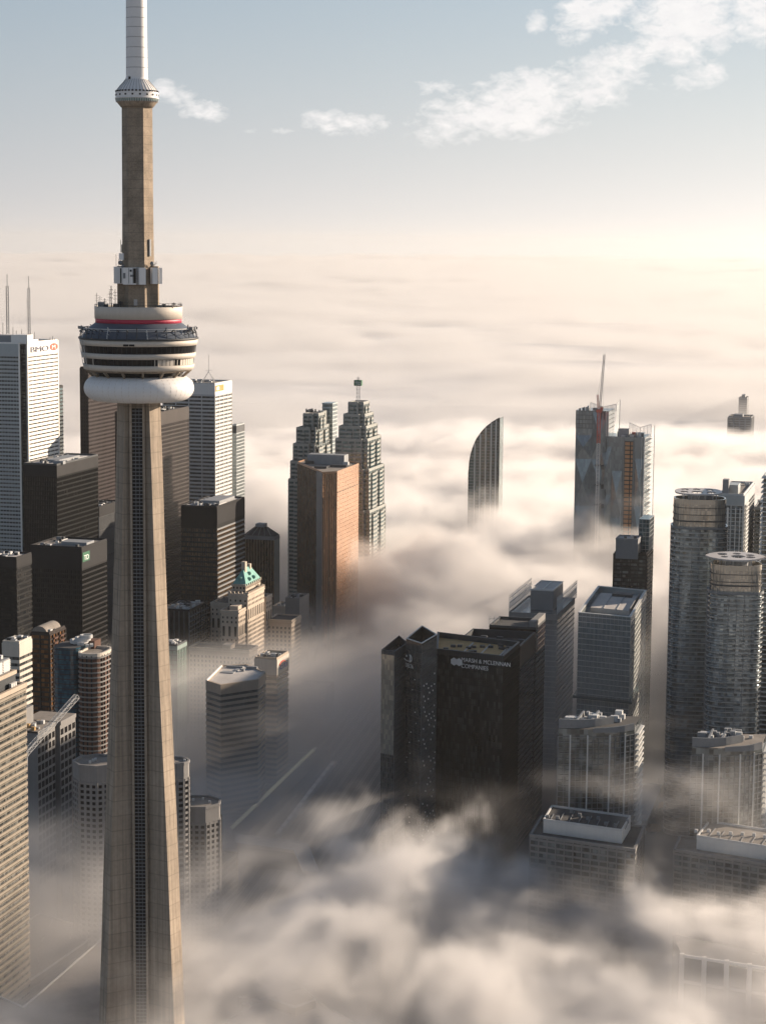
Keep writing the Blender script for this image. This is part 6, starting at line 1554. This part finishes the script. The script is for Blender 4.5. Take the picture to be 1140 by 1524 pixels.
# low blocks filling the district under the fog
r = random.Random(21); cnt = 0; lows = {}
occ = [o_.location.copy() for o_ in C.objects if o_.type == 'EMPTY']
desc = ['low flat roofed block in the foggy streets', ]
for k in range(600):
    q = G0 + U * r.uniform(-420, 900) + V * r.uniform(-520, 520); q.z = 0
    if q.y < 1020 or any((Vector((o_.x, o_.y, 0)) - q).length < 62 for o_ in occ): continue
    sx_ = (q.x * F / max(1, q.y)) + CX
    if 330 < sx_ < 640 and 1250 < q.y < 1620: continue
    if not -150 < sx_ < 1250: continue
    if any(abs(((q - G0).dot(V)) - o_) < 26 for o_ in (-330, -240, -40, 150, 250, 340)) or any(abs(((q - G0).dot(U)) - o_) < 26 for o_ in (-380, -230, -60, 330, 480, 620)): continue
    if (Vector((TX, TY, 0)) - q).length < 70: continue
    fr_ = np.interp(q.x, [-150, -75, -30, 0, 40, 300], [2200, 2120, 1800, 1560, 1440, 1420])
    if q.y > fr_ - 40 or q.x > 60: continue
    occ.append(q.copy()); cnt += 1
    w_, d_, h_ = r.uniform(22, 38), r.uniform(22, 38), r.uniform(10, 34)
    p4 = [xy(q), xy(q + U * d_), xy(q + U * d_ - V * w_), xy(q - V * w_)]
    mt = r.choice(['grey_precast', 'buff_precast', 'orange_brick', 'grey_precast'])
    rm = r.choice(['roof_gravel', 'roof_dark', 'roof_pale'])
    near = min(((o_.location - q).length, o_['label']) for o_ in C.objects if o_.type == 'EMPTY' and o_.parent is None and o_.get('category') in ('skyscraper', 'office building', 'hotel', 'condominium', 'apartment building', 'train shed') and 'label' in o_)[1]
    key = {'grey_precast': 'grey', 'buff_precast': 'buff', 'orange_brick': 'brick'}[mt] + ' low block with ' + {'roof_gravel': 'gravel', 'roof_dark': 'dark', 'roof_pale': 'pale'}[rm] + ' roof in mist, near ' + ' '.join(w for w in near.replace(',', '').split()[:6])
    lows.setdefault(key, []).append(None)
    if len(lows[key]) > 1: key = {2: 'second ', 3: 'third ', 4: 'fourth ', 5: 'fifth '}.get(len(lows[key]), 'another ') + key
    t = empty('low_block', key, 'building', (q.x, q.y, 0), 'low blocks under the fog')
    MB().prism(p4, 0, h_).build('wall', mt, t)
    for i in (3, 0): winwall(t, p4[i], p4[(i + 1) % 4], 0, h_ - 1.5, 3.6, 3.4, 1.8, 1.8)
    m = MB(); m.face([(*p, h_ + .05) for p in p4]); m.build('roof', rm, t)
    MB().ring(offset(p4, .2), offset(p4, -.5), h_ - .3, h_ + .9, inside=True).build('parapet', mt, t)
    for _ in range(4): a_ = q + U * r.uniform(4, d_ - 4) - V * r.uniform(4, w_ - 4); MB().box((a_.x, a_.y, h_), (3, 2.4, r.uniform(1, 3)), -TH).build('air_unit', 'mech_grey', t)
print('low blocks', cnt)
# ------------------------------------------------------------------ fog
def lattice(shape, seed):
    return np.random.RandomState(seed).rand(*shape).astype(np.float32)
def vnoise(x, y, z, cell, seed, n=32):
    """smooth value noise on a periodic lattice"""
    L = lattice((n, n, n), seed)
    def prep(a):
        a = a / cell
        i = np.floor(a).astype(np.int32)
        f = (a - i).astype(np.float32)
        return i % n, (i + 1) % n, f * f * (3 - 2 * f)
    x0, x1, fx = prep(x); y0, y1, fy = prep(y); z0, z1, fz = prep(z)
    c = lambda a, b, d: L[a, b, d]
    a0 = c(x0, y0, z0) * (1 - fx) + c(x1, y0, z0) * fx
    a1 = c(x0, y1, z0) * (1 - fx) + c(x1, y1, z0) * fx
    b0 = c(x0, y0, z1) * (1 - fx) + c(x1, y0, z1) * fx
    b1 = c(x0, y1, z1) * (1 - fx) + c(x1, y1, z1) * fx
    return (a0 * (1 - fy) + a1 * fy) * (1 - fz) + (b0 * (1 - fy) + b1 * fy) * fz
def fbm(x, y, z, cell, seed, octv=4):
    s = 0; w = 1; t = 0
    for k in range(octv):
        s = s + w * vnoise(x + 13.7 * k, y + 7.1 * k, z + 3.3 * k, cell, seed + k)
        t += w; w *= 0.52; cell *= 0.47
    return s / t
def sstep(a, b, x):
    t = np.clip((x - a) / (b - a), 0, 1)
    return t * t * (3 - 2 * t)
def volume_grid(name, label, cat, lo, hi, vox, dens, mat, keep=()):
    res = [int(round((hi[i] - lo[i]) / vox)) + 1 for i in range(3)]
    hi = [lo[i] + (res[i] - 1) * vox for i in range(3)]
    X, Y, Z = np.meshgrid(*[np.linspace(lo[i], hi[i], res[i], dtype=np.float32) for i in range(3)], indexing='ij')
    d = dens(X, Y, Z).astype(np.float32)
    for ax in range(3):                      # fade out at the borders of the grid
        sl = [slice(None)] * 3
        for e in (0, -1):
            if (ax == 2 and e == 0) or (ax, e) in keep: continue
            sl[ax] = e; d[tuple(sl)] = 0
    n = d.size
    src = bpy.data.meshes.new(name + '_samples')
    src.vertices.add(n)
    at = src.attributes.new('fog', 'FLOAT', 'POINT')
    at.data.foreach_set('value', d.ravel())
    print('grid', name, res, n, time.time() - T0)
    ng = bpy.data.node_groups.new(name, 'GeometryNodeTree')
    ng.interface.new_socket('Geometry', in_out='INPUT', socket_type='NodeSocketGeometry')
    ng.interface.new_socket('Geometry', in_out='OUTPUT', socket_type='NodeSocketGeometry')
    N = ng.nodes; L = ng.links
    gi = N.new('NodeGroupInput'); go = N.new('NodeGroupOutput')
    pos = N.new('GeometryNodeInputPosition')
    sub = N.new('ShaderNodeVectorMath'); sub.operation = 'SUBTRACT'; sub.inputs[1].default_value = lo
    L.new(pos.outputs[0], sub.inputs[0])
    sca = N.new('ShaderNodeVectorMath'); sca.operation = 'SCALE'; sca.inputs['Scale'].default_value = 1.0 / vox
    L.new(sub.outputs[0], sca.inputs[0])
    sep = N.new('ShaderNodeSeparateXYZ'); L.new(sca.outputs[0], sep.inputs[0])
    def m(op, a, b=None):
        q = N.new('ShaderNodeMath'); q.operation = op
        for i, v in enumerate((a, b)):
            if v is None: continue
            if isinstance(v, (int, float)): q.inputs[i].default_value = v
            else: L.new(v, q.inputs[i])
        return q.outputs[0]
    def clampi(a, mx): return m('MINIMUM', m('MAXIMUM', m('FLOOR', m('ADD', a, 0.5)), 0), mx)
    ii, jj, kk = (clampi(sep.outputs[a], res[a] - 1) for a in range(3))
    # exact in float32 only up to 16.7 M
    idx = m('ADD', m('MULTIPLY', m('ADD', m('MULTIPLY', ii, res[1]), jj), res[2]), kk)
    f2i = N.new('FunctionNodeFloatToInt'); f2i.rounding_mode = 'ROUND'; L.new(idx, f2i.inputs[0])
    na = N.new('GeometryNodeInputNamedAttribute'); na.data_type = 'FLOAT'; na.inputs[0].default_value = 'fog'
    si = N.new('GeometryNodeSampleIndex'); si.data_type = 'FLOAT'; si.domain = 'POINT'
    L.new(gi.outputs[0], si.inputs[0]); L.new(na.outputs[0], si.inputs['Value']); L.new(f2i.outputs[0], si.inputs['Index'])
    vc = N.new('GeometryNodeVolumeCube')
    vc.inputs['Min'].default_value = lo; vc.inputs['Max'].default_value = hi
    vc.inputs['Resolution X'].default_value = res[0]; vc.inputs['Resolution Y'].default_value = res[1]; vc.inputs['Resolution Z'].default_value = res[2]
    vc.inputs['Background'].default_value = 0.0
    L.new(si.outputs[0], vc.inputs['Density'])
    sm = N.new('GeometryNodeSetMaterial'); sm.inputs['Material'].default_value = mat
    L.new(vc.outputs[0], sm.inputs[0]); L.new(sm.outputs[0], go.inputs[0])
    o = bpy.data.objects.new(name, src); sc.collection.objects.link(o)
    src.materials.append(mat)
    md = o.modifiers.new('volume', 'NODES'); md.node_group = ng
    o['kind'] = 'stuff'; o['label'] = label; o['category'] = cat
    return o
def vol_mat(name, scale, col, g):
    m = bpy.data.materials.new(name); m.use_nodes = True
    nt = m.node_tree; nt.nodes.clear()
    o = nt.nodes.new('ShaderNodeOutputMaterial'); v = nt.nodes.new('ShaderNodeVolumePrincipled')
    v.inputs['Color'].default_value = (*col, 1); v.inputs['Density'].default_value = scale; v.inputs['Anisotropy'].default_value = g
    nt.links.new(v.outputs[0], o.inputs['Volume'])
    return m
# ------------------------------------------------------------------ fog and haze
def gauss(X, Y, cx, cy, rx, ry): return np.exp(-((X - cx) / rx) ** 2 - ((Y - cy) / ry) ** 2)
def lerp_tab(x, tab): return np.interp(x, [a for a, b in tab], [b for a, b in tab]).astype(np.float32)
def fog_density(X, Y, Z):
    w1 = fbm(X, Y, Z, 150, 40, 3) - .5; w2 = fbm(X, Y, Z, 150, 50, 3) - .5; w3 = fbm(X, Y, Z, 110, 60, 3) - .5
    Xw, Yw, Zw = X + 110 * w1, Y + 110 * w2, Z + 70 * w3
    n1 = fbm(Xw, Yw, Zw * 1.6, 240, 1, 3) - .5; n2 = fbm(Xw * .9, Yw, Zw * 1.8, 90, 9, 5) - .5; n3 = fbm(Xw * .85, Yw, Zw * 1.7, 36, 21, 4) - .5
    rg = 1 - 2 * np.abs(fbm((Xw + 40 * w3) * .7, Yw, Zw * 1.8, 60, 33, 4) - .5) / .5          # ridged: thin curling sheets
    rg = np.clip((rg - .55) / .45, 0, 1)
    n4 = fbm(Xw + 30 * w2, Yw + 30 * w1, Zw * 1.2, 15, 77, 3) - .5 if Y.max() < 1200 else n3
    # the fog sea beyond the district: its front edge swings round the skyline
    front = lerp_tab(X, [(-700, 2250), (-150, 2200), (-75, 2080), (-30, 1700), (0, 1530), (40, 1440), (300, 1420), (700, 1400)])
    inn = (Y - front) + 150 * n1 + 130 * n2 + 90 * n3
    calm = sstep(300, 800, inn)
    top = 100 + 30 * sstep(0, 300, inn) * gauss(X, Y, 190, 1850, 200, 420) + 28 * n1
    top = top * sstep(-60, 240, inn)
    sea = sstep(-4, 34, top + (110 - 60 * calm) * n2 + (110 - 70 * calm) * n3 + 18 * (rg - .4) - Z) * sstep(-40, 110, inn)
    d = sea * (.011 + .020 * sstep(100, 500, inn)) * (.5 + .5 * sstep(-.10, .06, .6 * n2 + .6 * n3 + .3 * calm + .12 * sstep(60, 300, inn)))
    # bank in front of the towers
    edge = 1060 + 35 * gauss(X, Y, 0, 1100, 70, 300)
    m = sstep(edge, edge - 90, Y + 130 * n1 + 110 * n2 + 60 * n3 + 20 * n4) * sstep(-110, -10, X + 80 * n1 + 60 * n2)
    holes = 1.0 * gauss(X, Y, 38, 905, 50, 24) + .85 * gauss(X, Y, 90, 800, 50, 38) + .5 * gauss(X, Y, -20, 750, 60, 40)
    topb = 97 + 60 * n1 + 110 * n2 + 95 * n3 + 50 * n4 - 65 * holes
    tex = np.exp(np.clip(6 * n3 + 6 * n4 + 3 * n2 + 1.6 * (rg - .35), -3, 1.5))
    bank = m * sstep(0, 34, topb - Z) * (.10 + .90 * sstep(-.07, .05, .7 * n2 + .7 * n3 + .4 * n4 - .12 * holes)) * tex
    d = d + bank * .0098
    d = d + gauss(X, Y, 130, 982, 140, 30) * sstep(0, 14, 86 + 30 * n2 + 50 * n3 - Z) * .06 * np.clip(tex, .5, 2)
    d = d + gauss(X, Y, 230, 870, 110, 40) * sstep(0, 22, 66 + 80 * n2 + 60 * n3 - Z) * .02
    d = d + .005 * m * rg * tex * sstep(0, 40, 118 + 60 * n1 - Z)
    m2 = sstep(-40, -130, X) * sstep(980, 860, Y + 160 * n1)
    d = d + m2 * sstep(0, 40, 72 + 100 * n2 + 80 * n3 - Z) * sstep(-.06, .05, n2 + .5 * n3) * tex * .008
    # smoky veil round the finned tower and the slabs beside it
    d = d + gauss(X, Y, 150, 1440, 46, 75) * sstep(0, 40, 132 + 60 * n2 - Z) * .0040 * (1 + 4 * n2)
    # mist over the streets at the left and round the foot of the hotel
    lm = sstep(60, -20, X) * sstep(1620, 1450, Y) * sstep(880, 1000, Y)
    d = d + lm * sstep(0, 45, 96 + 60 * n1 + 60 * n2 - Z) * sstep(-.10, .08, n2 + n1 + .4 * n3) * .0075
    d = d + gauss(X, Y, -110, 985, 100, 55) * sstep(0, 40, 104 + 60 * n2 + 40 * n3 - Z) * .0045 * np.clip(tex, .3, 2)
    d = d + gauss(X, Y, -40, 1950, 70, 220) * sstep(0, 60, 66 + 80 * n2 - Z) * .010
    d = d + gauss(X, Y, -85, 1275, 62, 55) * sstep(0, 45, 108 + 70 * n2 + 50 * n3 - Z) * .0042 * np.clip(tex, .4, 2)
    hm_ = gauss(X, Y, -65, 1700, 60, 110)
    d = d + hm_ * sstep(0, 50, 80 + 100 * n2 - Z) * .009
    # loose wisps and a thin veil over the streets
    veil = sstep(0, 60, 78 + 60 * n1 + 50 * n2 - Z) * sstep(-.08, .10, .6 * n1 + .6 * n2)
    d = d + veil * .0014 * sstep(2300, 1900, Y) + sstep(0, 60, 60 - Z) * .0004 + .0016 * rg * sstep(0, 40, 96 - Z) * sstep(1500, 1300, Y) * sstep(-.02, .10, n1 + n2)
    wsp = gauss(X, Y, 128, 1010, 46, 70) * sstep(-.02, .12, n2 * .7 + n3 * .6) * sstep(0, 30, 118 - np.abs(Z - 100) * 3.0)
    d = d + wsp * .016
    return np.where(d < 3e-5, 0, d)
fm = vol_mat('fog_air', 1.0, (.875, .862, .855), .4)
volume_grid('fog_bank', 'torn bank of low morning fog drifting between the nearer towers', 'fog', (-330, 640, 0), (390, 1150, 150), 3.2, fog_density, fm, keep=((1, -1),))
volume_grid('fog_bank', 'deep fog filling the gap behind the hotel and the gold tower', 'fog', (-700, 1150, 0), (800, 3340, 168), 5.6, fog_density, fm, keep=((1, 0),))
# the far fog sea: a rolling upper surface out to the horizon
def deck_height(X, Y):
    z = np.zeros_like(X)
    r = np.hypot(X, Y)
    n = (fbm(X, Y, z, 900, 70, 4) - .5) * 30 + (fbm(X, Y * .8, z, 260, 80, 3) - .5) * 8 + (fbm(X, Y, z, 3600, 90, 3) - .5) * 50
    return 72 + n
def deck(name, label, y0, y1, ny, nx, half):
    ys = y0 * (y1 / y0) ** np.linspace(0, 1, ny); t = np.linspace(-1, 1, nx)
    Yg, Tg = np.meshgrid(ys, t, indexing='ij'); Xg = Tg * np.maximum(half, .62 * Yg); Xg = np.clip(Xg, -29000, 29000)
    H = deck_height(Xg.astype(np.float32), Yg.astype(np.float32))
    H = H - 75 * sstep(y0 + 500, y0, Yg)
    V3 = np.stack([Xg, Yg, H], -1).reshape(-1, 3)
    idx = np.arange(ny * nx).reshape(ny, nx)
    Fq = np.stack([idx[:-1, :-1], idx[:-1, 1:], idx[1:, 1:], idx[1:, :-1]], -1).reshape(-1, 4)
    me = bpy.data.meshes.new(name); me.from_pydata(V3.tolist(), [], Fq.tolist()); me.polygons.foreach_set('use_smooth', [True] * len(Fq))
    o = bpy.data.objects.new(name, me); C.objects.link(o); o['kind'] = 'stuff'; o['label'] = label; o['category'] = 'fog'
    m, nt, b = new_mat('fog_sea_top'); b.inputs['Base Color'].default_value = (.74, .725, .715, 1); b.inputs['Roughness'].default_value = 1; b.inputs['Specular IOR Level'].default_value = 0
    tc = N(nt, 'ShaderNodeTexCoord').outputs['Object']
    n = N(nt, 'ShaderNodeTexNoise', {'Vector': tc, 'Scale': .006, 'Detail': 6.0, 'Roughness': .6}).outputs[0]
    bp = N(nt, 'ShaderNodeBump', {'Height': n, 'Strength': .15, 'Distance': 25.0}); nt.links.new(bp.outputs[0], b.inputs['Normal'])
    me.materials.append(m); return o
deck('fog_sea', 'pale sea of fog rolling out to the horizon', 2750, 50000, 420, 420, 2200)
def ring_deck():
    xs = np.concatenate([-np.geomspace(12000, 700, 60), np.linspace(-660, 660, 12), np.geomspace(700, 12000, 60)])
    ys = np.concatenate([-np.linspace(2950, 20, 60), np.linspace(60, 3100, 70)])
    Yg, Xg = np.meshgrid(ys, xs, indexing='ij'); H = deck_height(Xg.astype(np.float32), Yg.astype(np.float32)) - 20
    hole = sstep(1500, 950, np.abs(Xg)) * sstep(-150, 300, Yg)
    H = H * (1 - hole) - 12 * hole
    idx = np.arange(H.size).reshape(H.shape); Fq = np.stack([idx[:-1, :-1], idx[:-1, 1:], idx[1:, 1:], idx[1:, :-1]], -1).reshape(-1, 4)
    me = bpy.data.meshes.new('fog_sea'); me.from_pydata(np.stack([Xg, Yg, H], -1).reshape(-1, 3).tolist(), [], Fq.tolist()); me.polygons.foreach_set('use_smooth', [True] * len(Fq))
    m2_ = bpy.data.materials['fog_sea_top'].copy(); m2_.node_tree.nodes['Principled BSDF'].inputs['Base Color'].default_value = (.34, .34, .34, 1); me.materials.append(m2_); o = bpy.data.objects.new('fog_sea', me); C.objects.link(o); o['kind'] = 'stuff'; o['label'] = 'unseen grey fog over the lake side, darkened to limit bounced light'; o['category'] = 'fog'  # darker copy of the fog colour, set to cut light bounced from out of view
ring_deck()
fs = vol_mat('fog_sea_air', 1.0, (.655, .65, .65), .4)
def skin_density(X, Y, Z):
    H = deck_height(X, Y); n2 = fbm(X, Y, Z * 1.5, 190, 9, 4) - .5; n1 = fbm(X, Y, Z, 700, 19, 3) - .5
    return sstep(0, 40, H + 36 + 80 * n2 + 60 * n1 - Z) * .007
volume_grid('fog_skin', 'soft drifting top of the fog sea beyond the district', 'fog', (-2300, 3150, 20), (2500, 8000, 180), 20.0, skin_density, fs, keep=((1, -1),))
volume_grid('fog_skin', 'soft far reaches of the fog sea below the horizon', 'fog', (-6000, 8000, 20), (6000, 26000, 200), 50.0, skin_density, fs, keep=((1, 0),))
volume_grid('fog_skin', 'last thin line of the fog sea under the horizon', 'fog', (-12000, 26000, 20), (12000, 49000, 200), 100.0, skin_density, fs, keep=((1, 0),))
# the air itself
hm = bpy.data.materials.new('haze_air'); hm.use_nodes = True; nt = hm.node_tree; nt.nodes.clear()
o_ = nt.nodes.new('ShaderNodeOutputMaterial'); v_ = nt.nodes.new('ShaderNodeVolumePrincipled'); v_.inputs['Color'].default_value = (.78, .765, .745, 1); v_.inputs['Density'].default_value = 1.8e-5; v_.inputs['Anisotropy'].default_value = .6
nt.links.new(v_.outputs[0], o_.inputs['Volume']); MATS['haze_air'] = hm
hz_ = MB().box((0, 24500, -1.5), (61000, 56000, 600)).build('haze', 'haze_air', None); hz_['kind'] = 'stuff'; hz_['label'] = 'pale morning haze filling the air'; hz_['category'] = 'haze'
